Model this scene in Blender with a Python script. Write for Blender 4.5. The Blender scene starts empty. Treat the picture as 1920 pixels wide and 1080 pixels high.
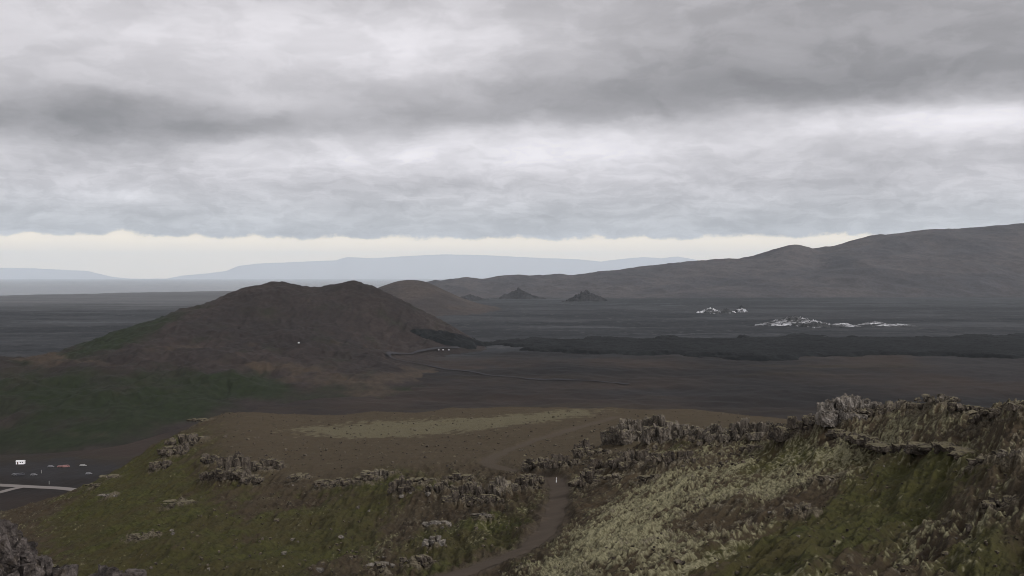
import bpy, math, random
import numpy as np
from mathutils import Vector

scene = bpy.context.scene
COL = scene.collection
F = 2059.0            # focal length in photo pixels (1920 wide)
HC = 150.0            # camera height above the plain
VH = 520.0            # photo row of the true horizon
PITCH = math.atan((540.0 - VH) / F)
rng = np.random.default_rng(11)
random.seed(5)

# ------------------------------------------------------------------ noise
def _h(ix, iy, seed):
    h = (ix.astype(np.int64) * 374761393 + iy.astype(np.int64) * 668265263 + seed * 2147483647) & 0xFFFFFFFF
    h = ((h ^ (h >> 13)) * 1274126177) & 0xFFFFFFFF
    h = ((h ^ (h >> 16)) * 2246822519) & 0xFFFFFFFF
    return (h ^ (h >> 15)) & 0xFFFFFFFF

_ang = np.random.default_rng(3).uniform(0, 2 * math.pi, 65536)
_GX = np.cos(_ang).astype(np.float32); _GY = np.sin(_ang).astype(np.float32)
def pnoise(x, y, seed=0):
    x0 = np.floor(x); y0 = np.floor(y)
    fx = (x - x0).astype(np.float32); fy = (y - y0).astype(np.float32)
    ix = x0.astype(np.int32) + seed * 37; iy = y0.astype(np.int32) + seed * 91
    ux = fx * fx * fx * (fx * (fx * 6 - 15) + 10); uy = fy * fy * fy * (fy * (fy * 6 - 15) + 10)
    xa = ix & 255; xb = (ix + 1) & 255; ya = (iy & 255) << 8; yb = ((iy + 1) & 255) << 8
    i = xa + ya; a = _GX[i] * fx + _GY[i] * fy
    i = xb + ya; a = a + ux * (_GX[i] * (fx - 1) + _GY[i] * fy - a)
    i = xa + yb; c = _GX[i] * fx + _GY[i] * (fy - 1)
    i = xb + yb; c = c + ux * (_GX[i] * (fx - 1) + _GY[i] * (fy - 1) - c)
    return (a + (c - a) * uy) * 1.5

def fbm(x, y, seed=0, octv=4, gain=0.5, lac=2.03):
    s = np.zeros_like(x); amp = 1.0
    for o in range(octv):
        s += amp * pnoise(x, y, seed + o * 17)
        x = x * lac + 13.7; y = y * lac - 7.1; amp *= gain
    return s

def ridged(x, y, seed=0, octv=4, gain=0.5):
    s = np.zeros_like(x); amp = 1.0
    for o in range(octv):
        s += amp * (1 - 2 * np.abs(pnoise(x, y, seed + o * 31)))
        x = x * 2.07 + 3.1; y = y * 2.07 + 9.2; amp *= gain
    return s

def worley(x, y, seed=0):
    """distance to the nearest and second nearest cell point, and a random value per cell"""
    x0 = np.floor(x); y0 = np.floor(y)
    d1 = np.full_like(x, 9.0); d2 = np.full_like(x, 9.0); val = np.zeros_like(x)
    for i in (-1, 0, 1):
        for j in (-1, 0, 1):
            h = _h(x0 + i, y0 + j, seed)
            px = (h & 1023) / 1023.0; py = ((h >> 10) & 1023) / 1023.0; r = ((h >> 20) & 1023) / 1023.0
            d = np.hypot(x0 + i + px - x, y0 + j + py - y)
            m = d < d1
            d2 = np.where(m, d1, np.minimum(d2, d)); d1 = np.where(m, d, d1); val = np.where(m, r, val)
    return d1, d2, val

def sstep(a, b, x):
    t = np.clip((x - a) / (b - a), 0, 1)
    return t * t * (3 - 2 * t)

# ------------------------------------------------------------------ picture <-> world
def at(u, v, Y):
    a = (u - 960.0) / F; b = (540.0 - v) / F
    dy = math.cos(PITCH) + b * math.sin(PITCH); dz = -math.sin(PITCH) + b * math.cos(PITCH)
    return np.array([a / dy * Y, Y, HC + dz / dy * Y])

def onplain(u, v, z=0.0):
    Y = (HC - z) * F / (v - VH)
    return np.array([(u - 960.0) / F * Y, Y, z])

# ------------------------------------------------------------------ object helpers
def tag(o, label=None, cat=None, group=None, kind=None):
    if label: o['label'] = label
    if cat: o['category'] = cat
    if group: o['group'] = group
    if kind: o['kind'] = kind
    return o

def link(name, me, mat=None, parent=None):
    o = bpy.data.objects.new(name, me)
    COL.objects.link(o)
    if mat is not None and me is not None: me.materials.append(mat)
    if parent is not None: o.parent = parent
    return o

def mesh_np(name, V, faces, smooth=True, attrs=None):
    me = bpy.data.meshes.new(name)
    V = np.ascontiguousarray(V, dtype=np.float32); faces = np.ascontiguousarray(faces, dtype=np.int32)
    k = faces.shape[1]
    me.vertices.add(len(V)); me.vertices.foreach_set('co', V.ravel())
    me.loops.add(faces.size); me.loops.foreach_set('vertex_index', faces.ravel())
    me.polygons.add(len(faces))
    me.polygons.foreach_set('loop_start', np.arange(0, faces.size, k, dtype=np.int32))
    me.polygons.foreach_set('loop_total', np.full(len(faces), k, dtype=np.int32))
    me.polygons.foreach_set('use_smooth', np.full(len(faces), smooth, dtype=bool))
    me.update(calc_edges=True)
    for n, a in (attrs or {}).items():
        at_ = me.attributes.new(n, 'FLOAT', 'POINT')
        at_.data.foreach_set('value', np.ascontiguousarray(a, dtype=np.float32).ravel())
    return me

def grid_faces(nr, nc):
    i = np.arange(nr - 1)[:, None] * nc + np.arange(nc - 1)[None, :]
    return np.stack([i, i + 1, i + nc + 1, i + nc], -1).reshape(-1, 4)

def tps(ctrl, uu, ll, k=2.0, smooth=1e-4):
    """thin plate spline through ctrl = [(u, Y, v)] in (u, ln Y), on the grid uu x ll"""
    c = np.array(ctrl, float)
    px = c[:, 0] / 300.0; py = np.log(c[:, 1]) * k
    def phi(r2): return 0.5 * r2 * np.log(np.maximum(r2, 1e-12))
    n = len(c)
    A = phi((px[:, None] - px) ** 2 + (py[:, None] - py) ** 2) + smooth * np.eye(n)
    Pm = np.stack([np.ones(n), px, py], 1)
    M = np.zeros((n + 3, n + 3)); M[:n, :n] = A; M[:n, n:] = Pm; M[n:, :n] = Pm.T
    w = np.linalg.solve(M, np.concatenate([c[:, 2], np.zeros(3)]))
    X = np.asarray(uu)[None, :] / 300.0; L = np.asarray(ll)[:, None] * k
    out = w[n] + w[n + 1] * X + w[n + 2] * L
    for i in range(n): out = out + w[i] * phi((X - px[i]) ** 2 + (L - py[i]) ** 2)
    return out

def upsample(C, nr, nc):
    def cub(A, n):
        t_ = np.linspace(0, A.shape[0] - 1, n); i = np.clip(np.floor(t_).astype(int), 0, A.shape[0] - 2); f = (t_ - i)[:, None]
        m_ = A.shape[0] - 1
        p0, p1, p2, p3 = A[np.maximum(i - 1, 0)], A[i], A[i + 1], A[np.minimum(i + 2, m_)]
        return 0.5 * (2 * p1 + (p2 - p0) * f + (2 * p0 - 5 * p1 + 4 * p2 - p3) * f * f + (3 * p1 - p0 - 3 * p2 + p3) * f ** 3)
    return cub(cub(C, nr).T, nc).T

def columns(d):
    return [(u, Y, v) for u, col in d.items() for Y, v in col]

class Field:
    """a stretch of land sampled on rays about the origin: X/Y = (u-960)/F, ln Y even"""
    def __init__(s, ctrl, u0, u1, y0, y1, nr, nc, k=2.0):
        s.uu = np.linspace(u0, u1, nc); s.ll = np.linspace(math.log(y0), math.log(y1), nr)
        cu = np.linspace(u0, u1, 160); cl = np.linspace(s.ll[0], s.ll[-1], 160)
        s.v = upsample(tps(ctrl, cu, cl, k), nr, nc)
        s.U = np.broadcast_to(s.uu[None, :], s.v.shape)
        s.Y = np.broadcast_to(np.exp(s.ll)[:, None], s.v.shape).copy()
        s.X = (s.U - 960.0) / F * s.Y
        s.Z = HC - (s.v - VH) / F * s.Y
        s.nr, s.nc = nr, nc
    def pix(s): return VH + (HC - s.Z) / s.Y * F
    def obj(s, name, mat, attrs=None, kind='structure'):
        V = np.stack([s.X, s.Y, s.Z], -1).reshape(-1, 3)
        o = link(name, mesh_np(name, V, grid_faces(s.nr, s.nc), True, attrs), mat)
        return tag(o, kind=kind)
    def height(s, X, Y):
        u = 960.0 + F * np.asarray(X) / np.asarray(Y); l = np.log(np.asarray(Y))
        c = np.clip((u - s.uu[0]) / (s.uu[1] - s.uu[0]), 0, s.nc - 1.001)
        r = np.clip((l - s.ll[0]) / (s.ll[1] - s.ll[0]), 0, s.nr - 1.001)
        ci = c.astype(int); ri = r.astype(int); cf = c - ci; rf = r - ri
        Z = s.Z
        return (Z[ri, ci] * (1 - rf) + Z[ri + 1, ci] * rf) * (1 - cf) + (Z[ri, ci + 1] * (1 - rf) + Z[ri + 1, ci + 1] * rf) * cf
    def hit(s, u, v, ymin=0):
        """first point of the land seen along the sight line through (u, v)"""
        c = int(round((u - s.uu[0]) / (s.uu[1] - s.uu[0])))
        c = min(max(c, 0), s.nc - 1)
        pv = s.pix()[:, c] if not hasattr(s, 'PV') else s.PV[:, c]
        ok = np.nonzero((pv <= v) & (s.Y[:, c] > ymin))[0]
        i = ok[0] if len(ok) else int(np.argmin(np.abs(pv - v)))
        return np.array([s.X[i, c], s.Y[i, c], s.Z[i, c]])

# ------------------------------------------------------------------ materials
class NT:
    def __init__(s, tree): s.t = tree; s.n = tree.nodes; s.l = tree.links
    def node(s, typ, **kw):
        nd = s.n.new(typ)
        for k, v in kw.items(): setattr(nd, k, v)
        return nd
    def put(s, sock, val):
        if hasattr(val, 'is_linked') or isinstance(val, bpy.types.NodeSocket): s.l.new(val, sock)
        else: sock.default_value = val
    def math(s, op, a, b=None, c=None, clamp=False):
        nd = s.node('ShaderNodeMath', operation=op, use_clamp=clamp)
        s.put(nd.inputs[0], a)
        if b is not None: s.put(nd.inputs[1], b)
        if c is not None: s.put(nd.inputs[2], c)
        return nd.outputs[0]
    def vmath(s, op, a, b=None, c=None):
        nd = s.node('ShaderNodeVectorMath', operation=op)
        s.put(nd.inputs[0], a)
        if b is not None: s.put(nd.inputs[1], b)
        if c is not None: s.put(nd.inputs[2], c)
        return nd.outputs['Value'] if op in ('DOT_PRODUCT', 'LENGTH') else nd.outputs[0]
    def mix(s, f, a, b, blend='MIX'):
        nd = s.node('ShaderNodeMix', data_type='RGBA', blend_type=blend)
        s.put(nd.inputs['Factor'], f); s.put(nd.inputs['A'], a); s.put(nd.inputs['B'], b)
        # the colour sockets share names with the float ones: pick by type
        return nd
    def cmix(s, f, a, b, blend='MIX'):
        nd = s.node('ShaderNodeMix', data_type='RGBA', blend_type=blend)
        s.put(nd.inputs[0], f); s.put(nd.inputs[6], a); s.put(nd.inputs[7], b)
        return nd.outputs[2]
    def noise(s, vec, scale, detail=4, rough=0.55, dist=0.0):
        nd = s.node('ShaderNodeTexNoise')
        s.l.new(vec, nd.inputs['Vector'])
        nd.inputs['Scale'].default_value = scale; nd.inputs['Detail'].default_value = detail
        nd.inputs['Roughness'].default_value = rough; nd.inputs['Distortion'].default_value = dist
        return nd.outputs['Fac']
    def range(s, x, a, b, lo=0.0, hi=1.0, smooth=True):
        nd = s.node('ShaderNodeMapRange', interpolation_type='SMOOTHSTEP' if smooth else 'LINEAR')
        s.put(nd.inputs[0], x); s.put(nd.inputs[1], a); s.put(nd.inputs[2], b); s.put(nd.inputs[3], lo); s.put(nd.inputs[4], hi)
        return nd.outputs[0]
    def attr(s, name): 
        return s.node('ShaderNodeAttribute', attribute_name=name).outputs['Fac']
    def scale(s, vec, xyz):
        return s.vmath('MULTIPLY', vec, xyz)

def lin(r, g, b):
    def f(c):
        c /= 255.0
        return c / 12.92 if c < 0.04045 else ((c + 0.055) / 1.055) ** 2.4
    return (f(r), f(g), f(b), 1.0)

def material(name, rough=0.95, spec=0.15):
    m = bpy.data.materials.new(name); m.use_nodes = True
    t = NT(m.node_tree); b = t.n['Principled BSDF']
    b.inputs['Roughness'].default_value = rough
    b.inputs['Specular IOR Level'].default_value = spec
    return m, t, b

def bump(t, b, h, strength, dist):
    nd = t.node('ShaderNodeBump'); nd.inputs['Strength'].default_value = strength; nd.inputs['Distance'].default_value = dist
    t.l.new(h, nd.inputs['Height']); t.l.new(nd.outputs[0], b.inputs['Normal'])

def pos(t): return t.node('ShaderNodeNewGeometry').outputs['Position']
def objco(t): return t.node('ShaderNodeTexCoord').outputs['Object']

def mat_plain(name, rgb, rough=0.6, var=0.15, scale=3.0, spec=0.3):
    m, t, b = material(name, rough, spec)
    n = t.noise(objco(t), scale, 4)
    c = t.cmix(n, tuple(x * (1 - var) for x in rgb[:3]) + (1,), tuple(min(1, x * (1 + var)) for x in rgb[:3]) + (1,))
    t.l.new(c, b.inputs['Base Color'])
    return m

# foreground mountain: heath soil, grass, moss, stone weighted by the four surveyed masks
def mat_mountain():
    m, t, b = material('mountain_soil_and_moss', 0.97, 0.1)
    p = pos(t)
    n1 = t.noise(p, 0.9, 6, 0.65); n2 = t.noise(p, 5.0, 4, 0.6); n3 = t.noise(p, 0.12, 4, 0.55)
    soil = t.cmix(t.range(n1, 0.35, 0.68), (0.0196, 0.0142, 0.0088, 1), (0.0549, 0.0412, 0.0252, 1))
    soil = t.cmix(t.range(n3, 0.35, 0.7), soil, t.cmix(n2, (0.0284, 0.0216, 0.0134, 1), (0.0647, 0.0510, 0.0311, 1)))
    heath = t.cmix(t.range(n2, 0.3, 0.7), (0.0431, 0.0333, 0.0202, 1), (0.0666, 0.0519, 0.0319, 1))
    tus = t.noise(t.scale(p, (1, 0.6, 1)), 1.5, 3, 0.5)
    heath = t.cmix(t.math('MULTIPLY', t.range(tus, 0.62, 0.70), t.math('MULTIPLY', t.range(n3, 0.42, 0.58), 0.75)), heath, (0.0216, 0.0167, 0.0101, 1))
    grass = t.cmix(t.range(n1, 0.3, 0.7), (0.0225, 0.0248, 0.0076, 1), (0.0580, 0.0585, 0.0185, 1))
    grass = t.cmix(t.range(n3, 0.3, 0.7), grass, (0.0412, 0.0353, 0.0143, 1))
    n5 = t.noise(t.scale(p, (1, 0.6, 1)), 2.4, 4, 0.65)
    grass = t.cmix(t.range(n5, 0.55, 0.80), grass, (0.0735, 0.0647, 0.0277, 1))
    grass = t.cmix(t.range(n5, 0.46, 0.26), grass, (0.0098, 0.0093, 0.0038, 1))
    moss = t.cmix(t.range(n2, 0.25, 0.7), (0.066, 0.060, 0.032, 1), (0.212, 0.200, 0.124, 1))
    stone = t.cmix(t.range(n2, 0.3, 0.72), (0.0333, 0.0274, 0.0193, 1), (0.1617, 0.1421, 0.1025, 1))
    c = t.cmix(t.attr('heath'), soil, heath)
    c = t.cmix(t.attr('grass'), c, grass)
    c = t.cmix(t.attr('moss'), c, moss)
    c = t.cmix(t.attr('stone'), c, stone)
    c = t.cmix(t.math('MULTIPLY', t.attr('worn'), 0.6), c, (0.072, 0.058, 0.044, 1))
    t.l.new(c, b.inputs['Base Color'])
    bump(t, b, t.math('ADD', n2, t.math('MULTIPLY', t.noise(p, 14.0, 3, 0.6), 0.5)), 0.9, 0.16)
    return m

def mat_rock(name, dark=(0.030, 0.026, 0.024, 1), light=(0.165, 0.147, 0.134, 1), sc=1.0, moss=0.0):
    m, t, b = material(name, 0.93, 0.2)
    p = pos(t)
    n1 = t.noise(t.scale(p, (1, 1, 0.6)), 1.1 * sc, 6, 0.62); n2 = t.noise(p, 5.5 * sc, 5, 0.65); n3 = t.noise(p, 2.2 * sc, 3, 0.5)
    c = t.cmix(t.range(t.math('ADD', t.math('MULTIPLY', n1, 0.6), t.math('MULTIPLY', n2, 0.4)), 0.38, 0.64), dark, light)
    lich = t.range(n2, 0.62, 0.70)
    c = t.cmix(t.math('MULTIPLY', lich, 0.6), c, (0.30, 0.27, 0.23, 1))
    c = t.cmix(t.math('MULTIPLY', t.range(n3, 0.5, 0.65), 0.35), c, (0.085, 0.068, 0.048, 1))
    if moss:
        nz = t.node('ShaderNodeSeparateXYZ'); t.l.new(t.node('ShaderNodeNewGeometry').outputs['Normal'], nz.inputs[0])
        c = t.cmix(t.math('MULTIPLY', t.range(t.math('ADD', nz.outputs[2], t.math('MULTIPLY', t.math('SUBTRACT', n3, 0.5), 1.6)), 0.55, 0.95), moss), c, (0.15, 0.135, 0.07, 1))
    t.l.new(c, b.inputs['Base Color'])
    bump(t, b, n2, 0.8, 0.15)
    return m

def mat_land(name, base, patch, green=None, scale=0.004, extra=None, bumpd=4.0):
    """distant land: mottled base with patches; attribute 'grass' mixes in the green"""
    m, t, b = material(name, 0.97, 0.08)
    p = pos(t)
    ps = t.scale(p, (1, 0.55, 1))
    n1 = t.noise(ps, scale, 6, 0.6); n2 = t.noise(ps, scale * 7, 4, 0.6)
    c = t.cmix(t.range(n1, 0.38, 0.62), base, patch)
    c = t.cmix(t.math('MULTIPLY', t.range(t.noise(t.scale(p, (1, 0.2, 1)), scale * 2.5, 5, 0.62), 0.52, 0.66), 0.5), c, tuple(1.6 * x for x in patch[:3]) + (1,))
    c = t.cmix(t.math('MULTIPLY', t.range(n2, 0.40, 0.68), 0.6), c, tuple(0.45 * x for x in base[:3]) + (1,))
    if green is not None: c = t.cmix(t.attr('grass'), c, green)
    n7 = t.noise(t.scale(p, (1, 0.35, 1)), scale * 26, 4, 0.65)
    if extra is not None: c = t.cmix(t.attr('extra'), c, extra)
    c = t.cmix(1.0, c, t.cmix(t.range(n7, 0.32, 0.68), (0.80, 0.80, 0.80, 1), (1.22, 1.21, 1.19, 1)), 'MULTIPLY')
    t.l.new(c, b.inputs['Base Color'])
    bump(t, b, n2, 0.5, bumpd)
    return m

# ------------------------------------------------------------------ camera
cam = bpy.data.cameras.new('camera'); cam.sensor_width = 36.0; cam.lens = F / 1920.0 * 36.0
cam.clip_start = 0.5; cam.clip_end = 400000.0
co = bpy.data.objects.new('camera', cam); COL.objects.link(co)
co.location = (0, 0, HC); co.rotation_euler = (math.pi / 2 - PITCH, 0, 0)
scene.camera = co

ZEN, GLOW, BACK = -0.14, 2.9, 1.6
# ------------------------------------------------------------------ sun and sky
SUN_AZ, SUN_EL = math.radians(122), math.radians(37)
sun = bpy.data.lights.new('sun', 'SUN'); sun.energy = 1.5; sun.angle = math.radians(10); sun.color = (1.0, 0.95, 0.88)
so = bpy.data.objects.new('sun', sun); COL.objects.link(so); so.location = (0, 0, 400)
sd = Vector((math.sin(SUN_AZ) * math.cos(SUN_EL), math.cos(SUN_AZ) * math.cos(SUN_EL), math.sin(SUN_EL)))
so.rotation_euler = sd.to_track_quat('Z', 'Y').to_euler()

w = bpy.data.worlds.new('World'); scene.world = w; w.use_nodes = True
t = NT(w.node_tree)
bg = t.n['Background']; bg.inputs['Strength'].default_value = 0.1
sky = t.node('ShaderNodeTexSky', sky_type='NISHITA'); sky.sun_disc = False; sky.sun_elevation = SUN_EL; sky.sun_rotation = SUN_AZ
D = t.node('ShaderNodeTexCoord').outputs['Generated']
sx = t.node('ShaderNodeSeparateXYZ'); t.l.new(D, sx.inputs[0])
az = t.math('ARCTAN2', sx.outputs[0], sx.outputs[1]); el = t.math('ARCSINE', sx.outputs[2])
# cloud base seen in perspective: the flat layer of noise is projected from a plane overhead
zz = t.math('ADD', t.math('MAXIMUM', sx.outputs[2], 0.0), 0.055)
cp = t.node('ShaderNodeCombineXYZ')
t.l.new(t.math('DIVIDE', sx.outputs[0], zz), cp.inputs[0]); t.l.new(t.math('DIVIDE', sx.outputs[1], zz), cp.inputs[1])
plane = cp.outputs[0]
ae = t.node('ShaderNodeCombineXYZ'); t.l.new(az, ae.inputs[0]); t.l.new(el, ae.inputs[1])
def wob(vec, sc, amp):
    nd = t.node('ShaderNodeTexNoise'); t.l.new(vec, nd.inputs['Vector']); nd.inputs['Scale'].default_value = sc; nd.inputs['Detail'].default_value = 5; nd.inputs['Roughness'].default_value = 0.55
    return t.vmath('MULTIPLY', t.vmath('SUBTRACT', nd.outputs['Color'], (0.5, 0.5, 0.5)), amp)
aes = t.scale(ae.outputs[0], (1.0, 2.2, 1.0))
Q = t.vmath('ADD', ae.outputs[0], wob(aes, 9.0, (0.11, 0.036, 0)))
Q = t.vmath('ADD', Q, wob(aes, 34.0, (0.03, 0.012, 0)))
val = None
BLOBS = [  # u, v, ru, rv, amount in display units
    (1560, 60, 620, 110, -.13), (1680, 158, 430, 34, -.09), (1180, 165, 280, 50, -.07), (1750, 10, 300, 50, .02),
    (600, 70, 360, 70, .13), (830, 100, 190, 70, .09), (60, 30, 200, 70, .02),
    (130, 222, 330, 34, -.15), (430, 235, 200, 28, -.07), (880, 195, 170, 30, -.10), (620, 215, 120, 20, -.03),
    (790, 285, 210, 34, .13), (1270, 262, 190, 34, .13), (1010, 285, 120, 50, .10), (1660, 225, 200, 34, .16), (1860, 225, 160, 40, .12),
    (460, 265, 130, 22, .09), (150, 330, 200, 25, .03), (560, 335, 250, 25, .04), (60, 385, 120, 12, -.04), (850, 350, 180, 12, -.05), (1300, 335, 250, 20, .05),
    (560, 437, 300, 9, -.06), (300, 405, 160, 8, -.04), (120, 420, 140, 9, -.03), (1080, 412, 140, 8, -.04), (1500, 418, 120, 9, -.04), (1720, 395, 160, 9, -.03), (1500, 345, 160, 10, -.03), (700, 395, 120, 9, -.035), (450, 432, 260, 14, -.02), (900, 425, 220, 14, -.03), (1250, 395, 260, 14, -.05), (1330, 430, 250, 12, -.05), (1650, 330, 220, 12, -.02), (270, 375, 26, 12, .07),
]
for (u, v, ru, rv, amp) in BLOBS:
    a = math.atan((u - 960) / F); e = math.atan((VH - v) / F * math.cos(a))
    q = t.vmath('MULTIPLY_ADD', Q, (F / ru, F / rv, 0), (-a * F / ru, -e * F / rv, 0))
    g = t.math('EXPONENT', t.math('MULTIPLY', t.vmath('DOT_PRODUCT', q, q), -0.7))
    val = t.math('MULTIPLY_ADD', g, amp * (1.5 if amp < 0 else 1.1), 0.815 if val is None else val)
n1 = t.noise(plane, 0.33, 7, 0.55, 0.4); n2 = t.noise(t.vmath('ADD', plane, (31.0, 7.0, 3.0)), 1.1, 6, 0.6, 0.3)
val = t.math('MULTIPLY_ADD', t.math('SUBTRACT', n1, 0.5), 0.30, val)
val = t.math('MULTIPLY_ADD', t.math('SUBTRACT', n2, 0.5), 0.20, val)
n3 = t.noise(t.vmath('ADD', t.scale(Q, (1.0, 2.4, 1.0)), (0.0, 0.0, 2.0)), 15.0, 7, 0.56, 0.2)
val = t.math('MULTIPLY_ADD', t.math('SUBTRACT', t.range(n3, 0.38, 0.62), 0.5), 0.065, val)
n4 = t.noise(t.scale(Q, (1.0, 3.2, 1.0)), 38.0, 6, 0.58, 0.2)
val = t.math('MULTIPLY_ADD', t.math('MULTIPLY', t.math('SUBTRACT', t.range(n4, 0.36, 0.64), 0.5), t.range(el, 0.16, 0.05)), 0.095, val)
# overhead sky darkened out of view, to cut the fill light
val = t.math('ADD', val, t.range(el, 0.26, 0.7, 0.0, ZEN))
lum = t.math('POWER', t.math('MAXIMUM', val, 0.05), 2.2)
# added glow round the sun and low behind the viewer, to brighten the haze
ang = t.math('ARCCOSINE', t.vmath('DOT_PRODUCT', D, tuple(sd)))
glow = t.math('EXPONENT', t.math('MULTIPLY', t.math('POWER', t.math('DIVIDE', ang, math.radians(34)), 2.0), -1.0))
lum = t.math('MULTIPLY_ADD', glow, GLOW, lum)
back = t.math('MULTIPLY', t.range(sx.outputs[1], -0.1, -0.6), t.range(el, 0.7, 0.1))
lum = t.math('MULTIPLY_ADD', back, BACK, lum)
cloudc = t.cmix(t.range(el, 0.03, 0.09), (0.975, 1.0, 1.03, 1), (1.02, 0.985, 1.03, 1))
cloud = t.cmix(1.0, cloudc, lum, 'MULTIPLY')
cloud = t.vmath('MULTIPLY', cloud, (10, 10, 10))
# the open strip under the cloud deck
gap_el = t.math('MULTIPLY_ADD', t.math('SUBTRACT', t.noise(t.scale(ae.outputs[0], (1, 0.0, 1)), 7.0, 3, 0.5), 0.5), 0.012, 0.0355)
gap_el = t.math('MULTIPLY_ADD', t.math('SUBTRACT', t.noise(t.scale(ae.outputs[0], (1, 1.2, 1)), 30.0, 6, 0.62), 0.5), 0.020, gap_el)
gap = t.range(t.math('SUBTRACT', el, gap_el), -0.0022, 0.0026)
clear = t.cmix(0.9, sky.outputs[0], (18.0, 15.2, 11.0, 1))
streak = t.noise(t.scale(ae.outputs[0], (1, 7, 1)), 22.0, 4, 0.5)
clear = t.cmix(t.range(streak, 0.4, 0.7, 0.0, 0.25), clear, (14.0, 12.6, 10.4, 1))
skyc = t.cmix(gap, clear, cloud)
t.l.new(t.cmix(t.range(el, -0.004, -0.03), skyc, (0.55, 0.52, 0.48, 1)), bg.inputs['Color'])   # land beyond the modelled ground

# ------------------------------------------------------------------ view
scene.view_settings.view_transform = 'Standard'; scene.view_settings.look = 'None'
scene.view_settings.exposure = -0.2; scene.view_settings.gamma = 1.0
cy = scene.cycles
cy.pixel_filter_type = 'BLACKMAN_HARRIS'; cy.filter_width = 1.0
cy.max_bounces = 6; cy.diffuse_bounces = 3; cy.glossy_bounces = 2; cy.volume_bounces = 3
cy.use_denoising = True; cy.denoiser = 'OPENIMAGEDENOISE'; cy.denoising_input_passes = 'RGB_ALBEDO_NORMAL'; cy.denoising_prefilter = 'ACCURATE'

# ================================================================== FOREGROUND MOUNTAIN
far_ = [(480, 870), (650, 975), (850, 945)]
MTN = {
 -350: [(8,1560),(15,1400),(40,1250),(100,1120),(200,1040),(300,1020),(450,1010),(650,985),(850,940)],
 0: [(8,1600),(15,1450),(40,1260),(100,1110),(180,1010),(250,962),(330,985),(450,1000),(650,985),(850,940)],
 150: [(8,1560),(15,1400),(40,1250),(80,1130),(120,1050),(170,985),(240,922),(330,950),(450,985),(650,985),(850,940)],
 300: [(8,1530),(15,1380),(40,1220),(80,1100),(120,1020),(170,945),(230,880),(290,832),(340,870),(450,920),(650,980),(850,940)],
 400: [(15,1350),(40,1200),(80,1090),(120,1000),(160,940),(200,892),(250,830),(300,790),(330,782),(380,820),(480,880),(650,975),(850,940)],
 550: [(8,1480),(15,1330),(40,1190),(70,1105),(100,1035),(130,985),(160,935),(190,890),(220,855),(270,815),(330,780),(345,776),(380,800)] + far_,
 700: [(15,1320),(40,1180),(70,1090),(100,1020),(130,965),(155,915),(180,880),(220,848),(270,812),(330,776),(345,771),(380,800)] + far_,
 850: [(8,1450),(15,1300),(40,1160),(70,1080),(100,1010),(125,955),(145,915),(165,885),(200,855),(260,810),(330,771),(350,766),(385,800)] + far_,
 950: [(15,1290),(40,1150),(70,1070),(95,1005),(120,950),(140,910),(160,885),(200,850),(260,803),(330,768),(350,763),(385,800)] + far_,
 1045: [(8,1420),(15,1280),(40,1140),(65,1070),(85,1010),(105,965),(125,925),(140,905),(160,885),(200,845),(260,800),(330,768),(350,764),(385,800)] + far_,
 1150: [(15,1270),(40,1130),(60,1060),(80,1000),(105,940),(130,890),(150,860),(170,850),(200,838),(260,798),(330,768),(350,765),(385,800)] + far_,
 1300: [(8,1400),(15,1260),(35,1130),(50,1070),(70,1000),(90,940),(110,890),(130,850),(150,830),(180,835),(230,815),(330,772),(350,768),(385,800)] + far_,
 1450: [(15,1240),(30,1140),(45,1070),(60,1005),(75,945),(95,890),(115,850),(135,820),(160,830),(230,812),(325,785),(350,785),(385,810)] + far_,
 1600: [(8,1350),(15,1220),(30,1120),(45,1050),(60,985),(75,920),(90,870),(105,820),(115,785),(125,770),(150,810),(230,815),(330,800),(385,815)] + far_,
 1750: [(15,1200),(30,1105),(45,1030),(58,965),(68,905),(78,860),(88,810),(100,770),(115,785),(150,815),(330,805),(385,820)] + far_,
 1900: [(8,1300),(12,1220),(22,1120),(32,1060),(42,990),(52,920),(62,860),(75,800),(85,770),(100,790),(150,820),(330,810),(385,820)] + far_,
 -750: [(8,1560),(40,1270),(100,1140),(200,1060),(300,1040),(450,1025),(650,990),(850,945)],
 2800: [(12,1170),(25,1060),(40,970),(60,870),(80,800),(100,800),(150,835),(330,815),(385,820)] + far_,
 2300: [(8,1250),(12,1180),(25,1060),(40,960),(60,850),(80,780),(100,790),(150,830),(330,815),(385,820)] + far_,
}
mt = Field(columns(MTN), -650, 2750, 12, 760, 1700, 1780)
mt.v0 = mt.v
X, Y, U, V0 = mt.X, mt.Y, mt.U, mt.v

def blobs(U, V, lst):
    s = np.zeros_like(U)
    for (u, v, ru, rv, ang, amp) in lst:
        c, sn = math.cos(math.radians(ang)), math.sin(math.radians(ang))
        du, dv = U - u, V - v
        a = (du * c - dv * sn) / ru; b = (du * sn + dv * c) / rv     # ang > 0 leans up to the right
        s += amp * np.exp(-(a * a + b * b))
    return s

# survey coordinates, wandering a little so that no patch has a smooth rim
wu = 22 * fbm(X / 9, Y / 14, 3, 5); wv = 14 * fbm(X / 9 + 50, Y / 14, 7, 5)
Us, Vs = U + wu, V0 + wv
plateau = sstep(150, 200, Y) * (1 - sstep(352, 380, Y)) * sstep(330, 470, U - 0.0) * (1 - sstep(0, 40, V0 - np.interp(U, [350, 430, 560, 700, 860, 1000, 1150, 1300, 1500], [815, 850, 885, 875, 885, 868, 845, 815, 790])))
def dist_poly(pts):
    """distance from every land point to a surveyed line, in metres"""
    best = np.full(X.shape, 1e9)
    for (a, b) in zip(pts[:-1], pts[1:]):
        ax, ay = a[:2]; dx, dy = b[0] - ax, b[1] - ay
        tt = np.clip(((X - ax) * dx + (Y - ay) * dy) / (dx * dx + dy * dy), 0, 1)
        best = np.minimum(best, np.hypot(X - ax - tt * dx, Y - ay - tt * dy))
    return best
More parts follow.
